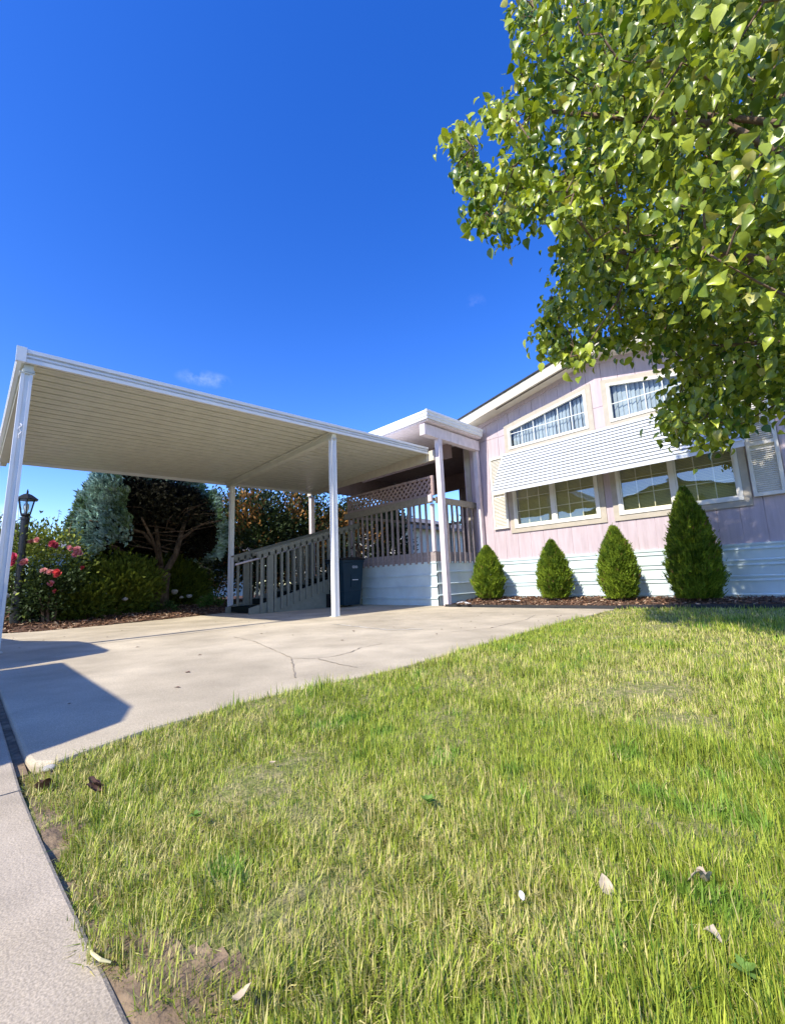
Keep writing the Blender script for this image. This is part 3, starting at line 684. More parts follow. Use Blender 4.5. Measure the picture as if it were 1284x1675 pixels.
for x, y in ((DX1 - .03, DY - .0), (DX0 + .02, DY + .06)):
    MB().box(x - .03, x + .03, y - .03 + .01, y + .04, .95, 1.82).build('railing_post', 'whitewood', deck, bevel=.004)
MB().box(DX1 - .02, DX1 + .055, DY - .115, DY - .068, 1.84, 1.965).build('rail_block', 'whitewood', deck, bevel=.004)
rr = MB(); rr.box(DX0, -5.4, 9.1, 9.14, 1.86, 1.92); rr.box(DX0, DX0 + .04, DY + .12, 9.1, 1.86, 1.92)
for i in range(9): rr.box(-7.3 + i * .22, -7.27 + i * .22, 9.1, 9.13, .95, 1.86)
rr.build('rear_railing', 'railwood', deck)
# lattice panel
lat = empty('lattice_panel', (-6.15, 5.98, 1.965), 'framed dusty pink diagonal lattice panel above the deck railing', 'lattice')
LX0, LX1, LZ0, LZ1, LY = -7.42, -4.93, 1.966, 2.335, 5.95
fm = MB(); frame_poly(fm, [(LX0, LZ0), (LX1, LZ0), (LX1, LZ1), (LX0, LZ1)], [(LX0 + .05, LZ0 + .045), (LX1 - .05, LZ0 + .045), (LX1 - .05, LZ1 - .045), (LX0 + .05, LZ1 - .045)], LY - .02, LY + .025)
fm.build('frame', 'lattice', lat, bevel=.003)
lm = MB(); Hh = LZ1 - LZ0 - .09; za, zb = LZ0 + .045, LZ1 - .045; xa, xb = LX0 + .05, LX1 - .05
for s_, yy in ((1, LY - .004), (-1, LY + .006)):
    x = xa - Hh
    while x < xb + Hh:
        p, q = (x, za), (x + Hh, zb)
        if s_ < 0: p, q = (x + Hh, za), (x, zb)
        # clip to frame
        pts = []
        for (a, b) in ((p, q),):
            (x0_, z0_), (x1_, z1_) = a, b
            if x0_ > x1_: x0_, z0_, x1_, z1_ = x1_, z1_, x0_, z0_
            if x1_ <= xa or x0_ >= xb: break
            sl_ = (z1_ - z0_) / (x1_ - x0_)
            if x0_ < xa: z0_ += sl_ * (xa - x0_); x0_ = xa
            if x1_ > xb: z1_ -= sl_ * (x1_ - xb); x1_ = xb
            if x1_ - x0_ > .01: lm.bar((x0_, yy, z0_), (x1_, yy, z1_), .008, .038, up=(0, 0, 1))
        x += .118
lm.build('lattice', 'lattice', lat)
# hooks above the lattice
for x in (-6.9, -6.35, -5.9, -5.55, -5.3):
    hk = MB(); hk.tube([(x, LY - .03, 2.28), (x, LY - .035, 2.37), (x, LY + .0, 2.40), (x, LY + .035, 2.37)], .005, 5)
    hk.build('hook', 'black', lat)

# ------------------------------------------------------------------ porch cover
pc = empty('porch_cover', (-6.5, 7.0, 0), 'flat white edged porch roof on pinkish white timber posts', 'porch roof')
s = MB()
def slab(mb, x0, x1, y0, y1, z0, z1): mb.box(x0, x1, y0, y1, z0, z1)
pr = MB(); pr.box(-8.7, -4.64, 5.54, 7.2, 3.245, 3.37); pr.box(-8.7, -5.2, 7.2, 9.4, 3.245, 3.371)
pro = pr.build('roof_panel', 'white_metal', pc)
gt_ = MB()
for (z0, z1, o) in ((3.24, 3.285, .0), (3.285, 3.345, .014), (3.345, 3.385, .028)):
    gt_.box(-4.64 + .0, -4.625 + o, 5.50 - o, 7.18, z0, z1); gt_.box(-8.7, -4.6405, 5.52 - o, 5.5395, z0 + .001, z1 + .001)
gt_.build('gutter', 'white_metal', pro)
MB().box(-8.68, -4.66, 5.56, 7.19, 3.215, 3.243).build('ceiling', 'whitewood', pro)
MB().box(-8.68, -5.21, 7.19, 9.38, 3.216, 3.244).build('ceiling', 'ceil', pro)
MB().box(-4.86, -4.74, 5.56, 7.22, 2.985, 3.185).build('beam', 'whitewood', pc, bevel=.004)
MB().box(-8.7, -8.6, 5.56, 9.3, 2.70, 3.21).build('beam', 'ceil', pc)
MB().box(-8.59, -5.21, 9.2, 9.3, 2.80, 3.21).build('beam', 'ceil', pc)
MB().box(-8.95, -4.86, 5.905, 5.95, 2.60, 2.79).build('ledger_beam', 'fascia', pc, bevel=.003)
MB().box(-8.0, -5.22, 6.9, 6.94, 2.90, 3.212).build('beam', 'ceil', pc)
def post(x, y, z0, z1, w=.1): return MB().box(x - w / 2, x + w / 2, y - w / 2, y + w / 2, z0, z1)
post(-4.80, 5.99, 0, 2.985, .1).build('post', 'whitewood', pc, bevel=.004)
post(-4.82, 7.20, .05, 2.985, .09).build('post', 'whitewood', pc, bevel=.004)
post(-8.92, 6.01, .0, 2.60, .1).build('post', 'whitewood', pc, bevel=.004)
post(-8.65, 9.25, .0, 2.80, .1).build('post', 'whitewood', pc, bevel=.004)
# entry recess (house part)
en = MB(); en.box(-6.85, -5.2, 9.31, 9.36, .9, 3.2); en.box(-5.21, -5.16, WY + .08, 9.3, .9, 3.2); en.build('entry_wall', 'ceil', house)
dr_ = MB(); dr_.box(-6.2, -5.45, 9.28, 9.305, .95, 2.9); do = dr_.build('door', 'dark', house)
dc = MB(); dc.box(-6.28, -6.2, 9.27, 9.309, .95, 2.98); dc.box(-5.45, -5.37, 9.27, 9.309, .95, 2.98); dc.build('door_frame', 'trim', do)

# ------------------------------------------------------------------ staircase along the deck end
stc = empty('side_staircase', (-7.5, 4.8, 0), 'grey painted porch stairs with dark carpeted treads and slanting balustrades', 'staircase')
SX0, SX1 = -7.97, -7.05
tr = MB(); sy = 3.55; k = 0
while k < 7:
    y_ = sy + k * .42; z_ = .115 * (k + 1); tr.box(SX0 + .05, SX1 - .05, y_, y_ + .44, z_ - .1, z_); k += 1
tr.build('treads', 'carpet', stc)
def srail(x, tagx):
    sg = MB(); sg.prism([(3.47, .0), (3.47, .10), (6.3, .10 + 2.83 * .27), (6.3, 0)], 'x', x - .02, x + .02); sg.build('stringer', 'stairwood', stc)
    rl = MB(); rl.bar((x + .045, 3.60, .985), (x + .045, 5.93, .985 + 2.33 * .283), .022, .10); rl.bar((x, 3.58, 1.035), (x, 5.93, 1.035 + 2.35 * .283), .10, .03)
    rl.build('handrail', 'stairwood', stc)
    b0 = None
    for i in range(18):
        y = 3.68 + i * .13; zb_ = .02 + (y - 3.95) * .27; zb_ = max(.0, zb_)
        w = .04; h = 1.02 + (y - 3.6) * .283 - zb_ - .02
        MB().box(x + .021, x + .057 - .001, y - w / 2, y + w / 2, zb_, zb_ + h).build('baluster', 'stairwood', stc, bevel=.003)
    for y in (3.86, 5.35):
        post(x, y, 0, 1.0 + (y - 3.6) * .283, .09).build('post', 'stairwood', stc, bevel=.004)
srail(SX1, 0); srail(SX0, 1)
MB().tube([(SX0 + .09, 3.6, .88), (SX0 + .09, 4.4, 1.08), (SX0 + .09, 5.8, 1.48)], .018, 8).build('grab_rail', 'whitewood', stc, smooth=True)

# ------------------------------------------------------------------ carport
cp = empty('carport', (-6.9, 3.1, 0), 'white metal carport with ribbed flat roof on slim posts', 'carport')
CX0, CX1, CY0, CY1 = -8.75, -5.0, .215, 5.90
def cz(x, y): return 2.60 + .0235 * (y - .27) - .025 * (-5 - x)
# ribbed roof pans run along y
V = []; F = []; prof = []; x = CX0 + .02
while x < CX1 - .06:
    prof += [(x, 0), (x + .006, .055), (x + .030, .055), (x + .036, 0.0), (x + .100, .0), (x + .104, .012), (x + .110, .0)]
    x += .157
prof.append((CX1 - .03, 0))
for (x, dz) in prof:
    for y in (CY0 + .02, CY1 + .0): V.append((x, y, cz(x, y) + .045 + dz))
k = len(prof)
for i in range(k - 1): F.append((2 * i, 2 * i + 1, 2 * i + 3, 2 * i + 2))
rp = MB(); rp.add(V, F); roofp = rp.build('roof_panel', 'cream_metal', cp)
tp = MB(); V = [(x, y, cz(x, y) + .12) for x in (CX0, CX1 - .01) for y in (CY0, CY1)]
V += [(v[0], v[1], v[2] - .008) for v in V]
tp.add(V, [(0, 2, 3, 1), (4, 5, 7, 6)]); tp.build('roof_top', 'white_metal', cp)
def fascia(p, q, outv, name='fascia', h=.128):
    """stepped gutter profile between two corners"""
    mb = MB(); p = Vector(p); q = Vector(q); o = Vector(outv)
    prof = [(0, 0), (.034, 0), (.034, .034), (.006, .038), (.006, .052), (.030, .056), (.030, .072), (.006, .076), (.006, .09), (.036, .094), (.036, h), (0, h)]
    n = len(prof); V = [c + o * a + Vector((0, 0, b)) for c in (p, q) for a, b in prof]
    mb.add(V, [tuple(range(n)), tuple(range(n, 2 * n))[::-1]] + [(i, n + i, n + (i + 1) % n, (i + 1) % n) for i in range(n)])
    return mb.build(name, 'white_metal', cp)
fascia((CX1, CY0 + .03, cz(CX1, CY0)), (CX1, CY1, cz(CX1, CY1)), (1, 0, 0))
fascia((CX0, CY0, cz(CX0, CY0)), (CX1 - .001, CY0, cz(CX1, CY0)), (0, -1, 0))
fascia((CX0, CY0 + .03, cz(CX0, CY0)), (CX0, CY1, cz(CX0, CY1)), (-1, 0, 0))
cb = MB(); cb.box(CX1 + .0, CX1 + .045, CY0 - .045, CY0 + .028, cz(CX1, CY0) - .004, cz(CX1, CY0) + .138); cb.build('corner_cap', 'white_metal', cp)
def beam(y, w=.07, h=.105):
    mb = MB()
    p0 = (CX0 + .05, y, cz(CX0, y) - .02); p1 = (CX1 - .012, y, cz(CX1, y) - .02)
    mb.bar(p0, p1, w, h); mb.bar((p0[0], y, p0[2] - .04), (p1[0], y, p1[2] - .04), w + .02, .02); mb.bar((p0[0], y, p0[2] + .045), (p1[0] - .001, y, p1[2] + .045), w + .04, .02)
    return mb.build('beam', 'cream_metal', cp)
beam(.27); beam(3.79)
def cpost(x, y, zt, name='post'):
    mb = MB(); r = .042; gq = .013; prof = []
    # square tube with a channel in each face
    pts = [(-r, -r), (-.018, -r), (-.014, -r + gq), (.014, -r + gq), (.018, -r), (r, -r), (r, -.018), (r - gq, -.014), (r - gq, .014), (r, .018), (r, r),
           (.018, r), (.014, r - gq), (-.014, r - gq), (-.018, r), (-r, r), (-r, .018), (-r + gq, .014), (-r + gq, -.014), (-r, -.018)]
    mb.prism([(x + a, y + b) for a, b in pts], 'z', 0, zt); po = mb.build('post', 'white_metal', cp)
    MB().box(x - .065, x + .05, y - .055, y + .055, zt - .012, zt - .001).build('mounting_plate', 'cream_metal', po)
    bt = MB(); bt.box(x - .06, x + .06, y - .06, y + .06, .001, .008)
    bt.build('base_plate', 'cream_metal', po)
    return po
for x, y in ((-5.06, .262), (-5.06, 3.79), (-8.5, .20), (-8.5, 3.79)):
    p_ = cpost(x, y, cz(x, y) - .075)
    if y < 1 and x > -6:       # the near post leans a little
        for c in (p_,) + tuple(p_.children):
            for v in c.data.vertices:
                k_ = 1 - v.co.z / 2.5; v.co.y -= .045 * k_
kt = MB(); kt.tube([(-5.012, .25, 2.02), (-5.0, .26, 2.0), (-5.0, .24, 1.97), (-5.0, .26, 1.94), (-5.0, .245, 1.91), (-5.01, .25, 1.885)], .006, 6)
kt.build('tie_hook', 'plasticsheet', cp)
cs = MB(); cs.box(-5.32, -4.86, .16, .44, .003, .012)
# ------------------------------------------------------------------ trash cart
tc_ = empty('trash_cart', (-6.80, 5.34, 0), 'navy blue wheeled trash cart with dark lid in front of deck', 'trash cart')
cxm, cym = -6.80, 5.34
b = MB()
def ring(w, d, z): return [(cxm - w, cym - d, z), (cxm + w, cym - d, z), (cxm + w, cym + d, z), (cxm - w, cym + d, z)]
V = ring(.20, .19, .04) + ring(.23, .21, .30) + ring(.235, .215, .302) + ring(.265, .25, .84) + ring(.28, .265, .845) + ring(.28, .265, .89)
F = [(3, 2, 1, 0)]
for l in range(5):
    for i in range(4): F.append((l * 4 + i, l * 4 + (i + 1) % 4, l * 4 + 4 + (i + 1) % 4, l * 4 + 4 + i))
b.add(V, F + [(20, 21, 22, 23)]); b.box(cxm + .22, cxm + .262, cym - .06, cym + .06, .38, .62)
b.build('body', 'cart', tc_, bevel=.012)
l = MB(); l.prism([(cym - .28, .892), (cym + .28, .892), (cym + .27, .92), (cym + .1, .945), (cym - .1, .945), (cym - .27, .92)], 'x', cxm - .33, cxm + .30); l.build('lid', 'rubber', tc_, bevel=.008)
h = MB(); h.tube([(cxm - .34, cym - .24, .9), (cxm - .40, cym - .24, .93), (cxm - .40, cym + .24, .93), (cxm - .34, cym + .24, .9)], .014, 8); h.build('handle', 'cart', tc_, smooth=True)
for s_ in (-1, 1):
    w = MB(); w.tube([(cxm - .22, cym + s_ * .27 - .025, .13), (cxm - .22, cym + s_ * .27 + .025, .13)], .13, 20); wo_ = w.build('wheel', 'rubber', tc_)
mk = MB(); mk.box(cxm + .2625, cxm + .266, cym - .03, cym + .11, .505, .520); mk.build('catch_bar', 'label', tc_)
fc = bpy.data.curves.new('cart_number', 'FONT'); fc.body = '0203'; fc.size = .065; fc.extrude = .001; fc.align_x = 'CENTER'
fo = bpy.data.objects.new('tmp', fc); COL.objects.link(fo); bpy.context.view_layer.update()
me = bpy.data.meshes.new_from_object(fo.evaluated_get(bpy.context.evaluated_depsgraph_get())); bpy.data.objects.remove(fo)
me.materials.clear(); me.materials.append(M['label']); no = bpy.data.objects.new('cart_number', me); COL.objects.link(no); no.parent = tc_
no.rotation_euler = (PI / 2 - .05, 0, PI / 2); no.location = (.265, .04, .735)
# ------------------------------------------------------------------ lamp post
lp = empty('lamp_post', (-8.5, .58, 0), 'black garden lamp post with glass lantern beside the rose bush', 'lamp post')
px_, py_ = -8.5, .58
m_ = MB(); m_.tube([(px_, py_, 0), (px_, py_, 1.60)], .05, 16); m_.tube([(px_, py_, 0.0), (px_, py_, .5), (px_, py_, .55)], [.075, .07, .05], 14); m_.tube([(px_, py_, 1.60), (px_, py_, 1.63), (px_, py_, 1.66)], [.058, .058, .035], 14)
m_.build('pole', 'black', lp, smooth=False)
ln = MB()
def hexr(r, z, n=6, o=0): return [(px_ + r * math.cos(2 * PI * i / n + o), py_ + r * math.sin(2 * PI * i / n + o), z) for i in range(n)]
def loft(mb, rings):
    n = len(rings[0]); V = sum(rings, []); F = []
    for l in range(len(rings) - 1):
        for i in range(n): F.append((l * n + i, l * n + (i + 1) % n, (l + 1) * n + (i + 1) % n, (l + 1) * n + i))
    F += [tuple(range(n))[::-1], tuple(range((len(rings) - 1) * n, len(rings) * n))]; mb.add(V, F)
loft(ln, [hexr(.05, 1.655), hexr(.068, 1.67), hexr(.068, 1.69), hexr(.06, 1.695)])
loft(ln, [hexr(.150, 1.905), hexr(.152, 1.915), hexr(.09, 1.965), hexr(.055, 1.99), hexr(.03, 2.0), hexr(.012, 2.01), hexr(.016, 2.03), hexr(.004, 2.075)])
for i in range(6):
    a = 2 * PI * i / 6; ln.bar((px_ + .062 * math.cos(a), py_ + .062 * math.sin(a), 1.69), (px_ + .105 * math.cos(a), py_ + .105 * math.sin(a), 1.906), .012, .012, up=(math.cos(a), math.sin(a), 0))
lno = ln.build('lantern', 'black', lp)
gl_ = MB(); V = hexr(.060, 1.696) + hexr(.100, 1.904); gl_.add(V, [(i, (i + 1) % 6, 6 + (i + 1) % 6, 6 + i) for i in range(6)]); gl_.build('glass', 'lampglass', lno)
bb = MB(); bb.tube([(px_, py_, 1.70), (px_, py_, 1.73), (px_, py_, 1.78), (px_, py_, 1.84), (px_, py_, 1.86)], [.018, .022, .036, .034, .01], 10); bb.build('bulb', 'bulb', lno, smooth=True)
pp = MB(); pp.tube([(-8.05, .40, 0), (-8.05, .40, .40), (-8.04, .405, .46), (-7.98, .42, .49), (-7.95, .43, .47)], .032, 10)
tag(pp.build('vent_pipe', 'pipe', smooth=True), 'short grey bent pipe standing at the left mulch edge', 'pipe')

# ------------------------------------------------------------------ foliage builders
SP = np.array([(0, 0, 0), (.35, .22, .02), (.55, 0, .06), (.35, -.22, .02), (.8, .26, 0), (1, 0, .02), (.8, -.26, 0), (.62, .12, .03), (.62, -.12, .03)])
SPF = np.array([(0, 2, 1), (0, 3, 2), (2, 7, 4), (2, 5, 7), (2, 8, 5), (2, 6, 8)])
def arborvitae(x, y, z0, h, r, label, seed, tipn=3, belly=.35):
    rg = np.random.default_rng(seed); root = empty('arborvitae', (x, y, z0), label, 'arborvitae', 'arborvitae planted in front of the house')
    MB().tube([(x, y, z0 - .03), (x, y, z0 + h * .5), (x, y, z0 + h * .92)], [.03, .018, .004], 8).build('trunk', 'bark', root)
    N = int(19000 * h * (r / .28)); t = rg.beta(1.15, 1.25, N); t = rg.random(N) ** 1.1
    def prof(t): return np.where(t < belly, .72 + .28 * np.sin(t / belly * PI / 2), np.clip(1 - ((t - belly) / (1 - belly)) ** 1.7, 0, 1) ** .85)
    az = rg.uniform(0, 2 * PI, N)
    lump = 1 + .26 * (vnoise(np.stack([np.cos(az) * 2.2, np.sin(az) * 2.2, t * h * 6], 1), 1.7, seed) - .5) + .22 * (vnoise(np.stack([np.cos(az) * 2.2, np.sin(az) * 2.2, t * h * 6], 1), 4.5, seed + 1) - .5)
    rad = prof(t) * r * lump * (1 - .6 * rg.random(N) ** 1.8)
    stray = rg.random(N) < .035; rad = rad * np.where(stray, rg.uniform(1.05, 1.22, N), 1)
    P = np.stack([x + rad * np.cos(az), y + rad * np.sin(az), z0 + .02 + t * h * .96], 1)
    kn = 1 + .34 * (vnoise(P, 13, seed + 9) - .5); P[:, 0] = x + (P[:, 0] - x) * kn; P[:, 1] = y + (P[:, 1] - y) * kn
    up = rg.uniform(.5, 1.6, N) + t * .8
    d = np.stack([np.cos(az + rg.normal(0, .5, N)), np.sin(az + rg.normal(0, .5, N)), up], 1)
    rot = frames(d, up=np.stack([np.cos(az), np.sin(az), 0 * az], 1) + rg.normal(0, .5, (N, 3)), roll=rg.uniform(0, PI, N))
    sc = rg.uniform(.035, .08, N)
    # a few leader tips
    for k in range(tipn):
        m = 14; a = rg.uniform(0, 6.28); rr = rg.uniform(0, .035)
        Pt = np.stack([x + rr * math.cos(a) + rg.normal(0, .006, m), y + rr * math.sin(a) + rg.normal(0, .006, m), z0 + h * .93 + np.linspace(0, .13 * rg.uniform(.5, 1), m)], 1)
        dt = np.stack([rg.normal(0, .4, m), rg.normal(0, .4, m), np.full(m, 1.2)], 1); P = np.vstack([P, Pt]); rot = np.concatenate([rot, frames(dt, roll=rg.uniform(0, 3, m))]); sc = np.append(sc, np.linspace(.05, .03, m))
    n = len(P); cl = .5 * vnoise(P, 9, seed + 3) + .5 * vnoise(P, 24, seed + 4)
    a = np.clip(cl * 1.9 - .45 + rg.normal(0, .15, n), 0, 1)[:, None]
    col = np.array([.065, .125, .010]) * (1 - a) + np.array([.25, .34, .025]) * a
    col[rg.random(n) < .02] = (.22, .13, .05)
    V, F, C = scatter(SP, SPF, P, rot, sc[:, None] * np.array([1, .8, 1]), col * rg.uniform(.8, 1.2, (n, 1)))
    np_mesh('foliage', V, F, 'fol', root, C=C)
arborvitae(-4.42, 6.72, .07, .93, .255, 'leftmost small rounded arborvitae beside the porch post', 1, 1)
arborvitae(-3.21, 6.75, .07, .92, .235, 'small pointed arborvitae second from the porch', 2, 3)
arborvitae(-2.24, 6.75, .07, 1.04, .235, 'medium arborvitae under the gap between windows', 3, 3)
arborvitae(-1.31, 6.75, .07, 1.47, .285, 'tallest arborvitae with spiky tip at right window', 4, 6, .25)

# spruce topiary ---------------------------------------------------
sp = empty('spruce_tree', (-9.3, 2.75, .08), 'blue spruce pruned into an umbrella over a bare forked trunk', 'tree')
tm = MB(); sx, sy_ = -9.3, 2.75
tm.tube([(sx, sy_, -.02), (sx, sy_, .25), (sx + .02, sy_ + .0, .62), (sx, sy_ + .02, .78)], [.19, .155, .145, .16], 12)
limbs = [((0, .02, .72), (.1, .22, 1.15), (.1, .34, 1.7), (0, .5, 2.1)), ((0, 0, .75), (0, -.06, 1.15), (-.05, -.1, 1.6), (0, -.2, 2.2)), ((0, -.05, .72), (.1, -.45, .98), (.1, -.8, 1.25), (.15, -1.15, 1.35)),
         ((0, .05, .8), (-.2, .35, 1.3), (-.4, .8, 1.7)), ((0, 0, .9), (.35, -.3, 1.45), (.8, -.6, 1.75)), ((0, -.06, 1.2), (.2, -.4, 1.55), (.3, -.9, 1.68), (.4, -1.3, 1.7)), ((.05, .25, 1.4), (.3, .6, 1.75), (.5, 1.0, 1.85))]
for L_ in limbs:
    tm.tube([(sx + a, sy_ + b, c) for a, b, c in L_], [max(.010, .072 * (1 - i / len(L_)) ** .8 * (1 if L_[0][2] < .8 else .5)) for i in range(len(L_))], 8)
rs = random.Random(5)
for i in range(26):
    a = rs.uniform(0, 6.28); st_ = (sx + rs.uniform(-.05, .1), sy_ + rs.uniform(-.3, .4), rs.uniform(1.2, 1.8)); R_ = rs.uniform(.8, 1.35)
    m1 = (sx + .5 * R_ * math.cos(a), sy_ + .5 * R_ * math.sin(a), st_[2] + .15 + rs.uniform(-.1, .15)); en_ = (sx + R_ * math.cos(a), sy_ + R_ * math.sin(a), m1[2] + rs.uniform(-.1, .25))
    tm.tube([st_, m1, en_], [.016, .010, .004], 5, cap=False)
tm.build('trunk', 'sprucebark', sp, smooth=True)
def spruce_crown():
    rg = np.random.default_rng(8); N = 52000
    cz_, rx, ry, rz = 1.40, 1.32, 1.34, 1.5
    u = rg.uniform(-.22, 1, N); az = rg.uniform(0, 2 * PI, N); cr = np.sqrt(np.clip(1 - np.maximum(u, 0) ** 3.4, 0, 1))
    cr = np.where(u < 0, 1 + u * .25, cr ** .9)
    dep = 1 - .26 * rg.random(N) ** 1.6
    lump = 1 + .08 * (vnoise(np.stack([np.cos(az) * 2, np.sin(az) * 2, u * 3], 1), 1.6, 4) - .5) * 2 + .05 * (vnoise(np.stack([np.cos(az) * 2, np.sin(az) * 2, u * 3], 1), 6, 5) - .5) * 2
    yshift = -.18 * np.clip(-u + .2, 0, 1)
    P = np.stack([sx - .3 + rx * cr * np.cos(az) * dep * lump, sy_ - .1 + ry * cr * np.sin(az) * dep * lump, cz_ + rz * u * dep * lump], 1)
    # the near-left side hangs lower
    low = np.clip(-np.sin(az), 0, 1); P[:, 2] -= np.where(u < .3, low * .38 * (1 - (u + .22) / .52), 0)
    lim = np.where(P[:, 0] > -8.95, 2.30, 9.); kk = P[:, 2] < lim; P = P[kk]; cr = cr[kk]; az = az[kk]; u = u[kk]; N = len(P)
    dep = dep[kk]; rel = P - np.array([sx, sy_, 0])
    op = (rel[:, 0] > -.25) & (rel[:, 1] > -.80 + .35 * (vnoise(P, 3, 14) - .5) - .25 * (P[:, 2] < 1.3)) & (rel[:, 1] < .95) & (P[:, 2] < 2.75)
    kk = ~op; P = P[kk]; cr = cr[kk]; az = az[kk]; u = u[kk]; dep = dep[kk]; N = len(P)
    nrm = np.stack([cr * np.cos(az), cr * np.sin(az), np.maximum(u, -.1) + .15], 1)
    d = norm(nrm) + rg.normal(0, .42, (N, 3)); d[:, 2] += .15
    T = []; TF = []
    for k in range(4):      # brush of needles around a shoot
        a = k * PI / 4; c, s_ = math.cos(a), math.sin(a); b_ = len(T)
        T += [(0, 0, 0), (.28, .20 * c, .20 * s_), (1, 0.0, 0.0), (.28, -.20 * c, -.20 * s_)]; TF += [(b_, b_ + 1, b_ + 2), (b_, b_ + 2, b_ + 3)]
    n = N; cl = vnoise(P, 5, 9); a = np.clip(cl + rg.normal(0, .2, n), 0, 1)[:, None]
    col = np.array([.20, .32, .27]) * (1 - a) + np.array([.55, .72, .64]) * a
    g2 = (vnoise(P, 3.0, 12) + rg.normal(0, .12, n) > .66)[:, None]; col = np.where(g2, np.array([.25, .38, .20]) * (.5 + a * .7), col)
    col = np.where((dep < .86)[:, None], np.array([.028, .022, .012]) * (.6 + rg.random((n, 1))), col)  # inner dead needles, coloured near-black to paint in the hollow's shade
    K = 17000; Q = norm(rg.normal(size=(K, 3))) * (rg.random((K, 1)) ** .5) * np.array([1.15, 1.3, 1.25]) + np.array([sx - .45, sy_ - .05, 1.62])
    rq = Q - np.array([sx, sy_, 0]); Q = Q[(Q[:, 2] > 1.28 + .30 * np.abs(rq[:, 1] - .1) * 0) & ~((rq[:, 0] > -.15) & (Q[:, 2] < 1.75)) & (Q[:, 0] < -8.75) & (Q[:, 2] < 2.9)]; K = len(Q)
    P = np.vstack([P, Q]); d = np.vstack([d, rg.normal(size=(K, 3))]); col = np.vstack([col, np.array([.030, .030, .018]) * (.6 + rg.random((K, 1)))]); n = len(P)  # near-black fill sprays: shade of the crown interior put into their colour
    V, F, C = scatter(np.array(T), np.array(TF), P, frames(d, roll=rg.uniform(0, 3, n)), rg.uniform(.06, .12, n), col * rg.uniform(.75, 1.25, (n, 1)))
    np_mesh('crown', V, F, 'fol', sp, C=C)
spruce_crown()

def shrub(name, c, r, N, cols, label, cat, seed, tmpl='leaf', size=.05, group=None, stems=True, up=.4, rough=.35, hollow=.55, parent_extra=None, clump=4):
    rg = np.random.default_rng(seed); root = empty(name, (c[0], c[1], max(0, c[2] - r[2])), label, cat, group)
    if stems:
        mb = MB()
        for i in range(7):
            a = i * .9 + seed; e_ = (c[0] + .5 * r[0] * math.cos(a), c[1] + .5 * r[1] * math.sin(a), c[2] + .3 * r[2])
            mb.tube([(c[0] + .06 * math.cos(a), c[1] + .06 * math.sin(a), max(0, c[2] - r[2] - .05)), ((c[0] + e_[0]) / 2, (c[1] + e_[1]) / 2, c[2] - .3 * r[2]), e_], [.02, .015, .006], 6)
        mb.build('stems', 'bark', root)
    # clumps on an ellipsoid
    K = max(10, N // 60); q = norm(rg.normal(size=(K, 3))); q[:, 2] = np.where(q[:, 2] < -.75, -q[:, 2], q[:, 2]); rad = hollow + (1 - hollow) * rg.random(K) ** .6
    rad *= 1 + rough * (vnoise(q, clump, seed) - .5)
    cc = np.array(c) + q * rad[:, None] * np.array(r)
    i = rg.integers(0, K, N); cr = np.mean(r) * .20
    P = cc[i] + rg.normal(0, 1, (N, 3)) * cr * np.array([1, 1, .9]); keep = P[:, 2] > .01; P = P[keep]; i = i[keep]; n = len(P)
    d = norm(P - np.array(c)) + rg.normal(0, .6, (n, 3)); d[:, 2] += up
    if tmpl == 'leaf': T = np.array([(0, 0, 0), (.5, .28, .07), (1, 0, -.05), (.5, -.28, .07), (.5, 0, 0)]); TF = np.array([(0, 4, 1), (4, 2, 1), (0, 3, 4), (4, 3, 2)])
    else:
        T = []; TF = []
        for k in range(3):
            a = k * PI / 3; cc_, s_ = math.cos(a), math.sin(a); b_ = len(T); T += [(0, 0, 0), (.75, .17 * cc_, .17 * s_), (1, 0, 0), (.75, -.17 * cc_, -.17 * s_)]; TF += [(b_, b_ + 1, b_ + 2), (b_, b_ + 2, b_ + 3)]
        T = np.array(T); TF = np.array(TF)
    cl = rg.random(K)[i]; a = np.clip(cl * .7 + rg.random(n) * .4, 0, 1)[:, None]
    cols = np.array(cols); col = cols[0] * (1 - a) + cols[1] * a
    if len(cols) > 2:
        hi = (vnoise(P, 1.6, seed + 8) > .60)[:, None] & (rg.random(n) < .75)[:, None]; col = np.where(hi, cols[2] * (.6 + .6 * rg.random((n, 1))), col)
    V, F, C = scatter(T, TF, P, frames(d, roll=rg.normal(0, .8, n)), rg.uniform(.7, 1.25, n) * size, col * rg.uniform(.75, 1.2, (n, 1)))
    np_mesh('foliage', V, F, 'fol', root, C=C); return root
pine = [(.045, .08, .010), (.18, .22, .025)]
shrub('mugo_pine', (-9.15, 1.95, .52), (.55, .62, .48), 9000, pine, 'low bushy green pine left of the spruce trunk', 'pine shrub', 31, 'needle', .11, up=1.0)
shrub('mugo_pine', (-8.75, 1.38, .30), (.42, .45, .30), 5000, pine, 'smallest pine shrub sprawling beside the rose bush', 'pine shrub', 32, 'needle', .11, up=.9)
shrub('mugo_pine', (-10.35, 3.15, .5), (.6, .75, .48), 8000, pine, 'pine shrub behind the spruce trunk', 'pine shrub', 33, 'needle', .12, up=1.0)
shrub('ground_plant', (-8.85, 2.62, .12), (.2, .3, .1), 700, [(.03, .06, .015), (.09, .15, .03)], 'low green plant in mulch left of spruce trunk', 'plant', 34, 'leaf', .05, stems=False)
shrub('ground_plant', (-9.2, 3.75, .14), (.25, .4, .12), 900, [(.06, .12, .02), (.14, .26, .04)], 'bright green low plant left of the stairs', 'plant', 35, 'leaf', .05, stems=False)
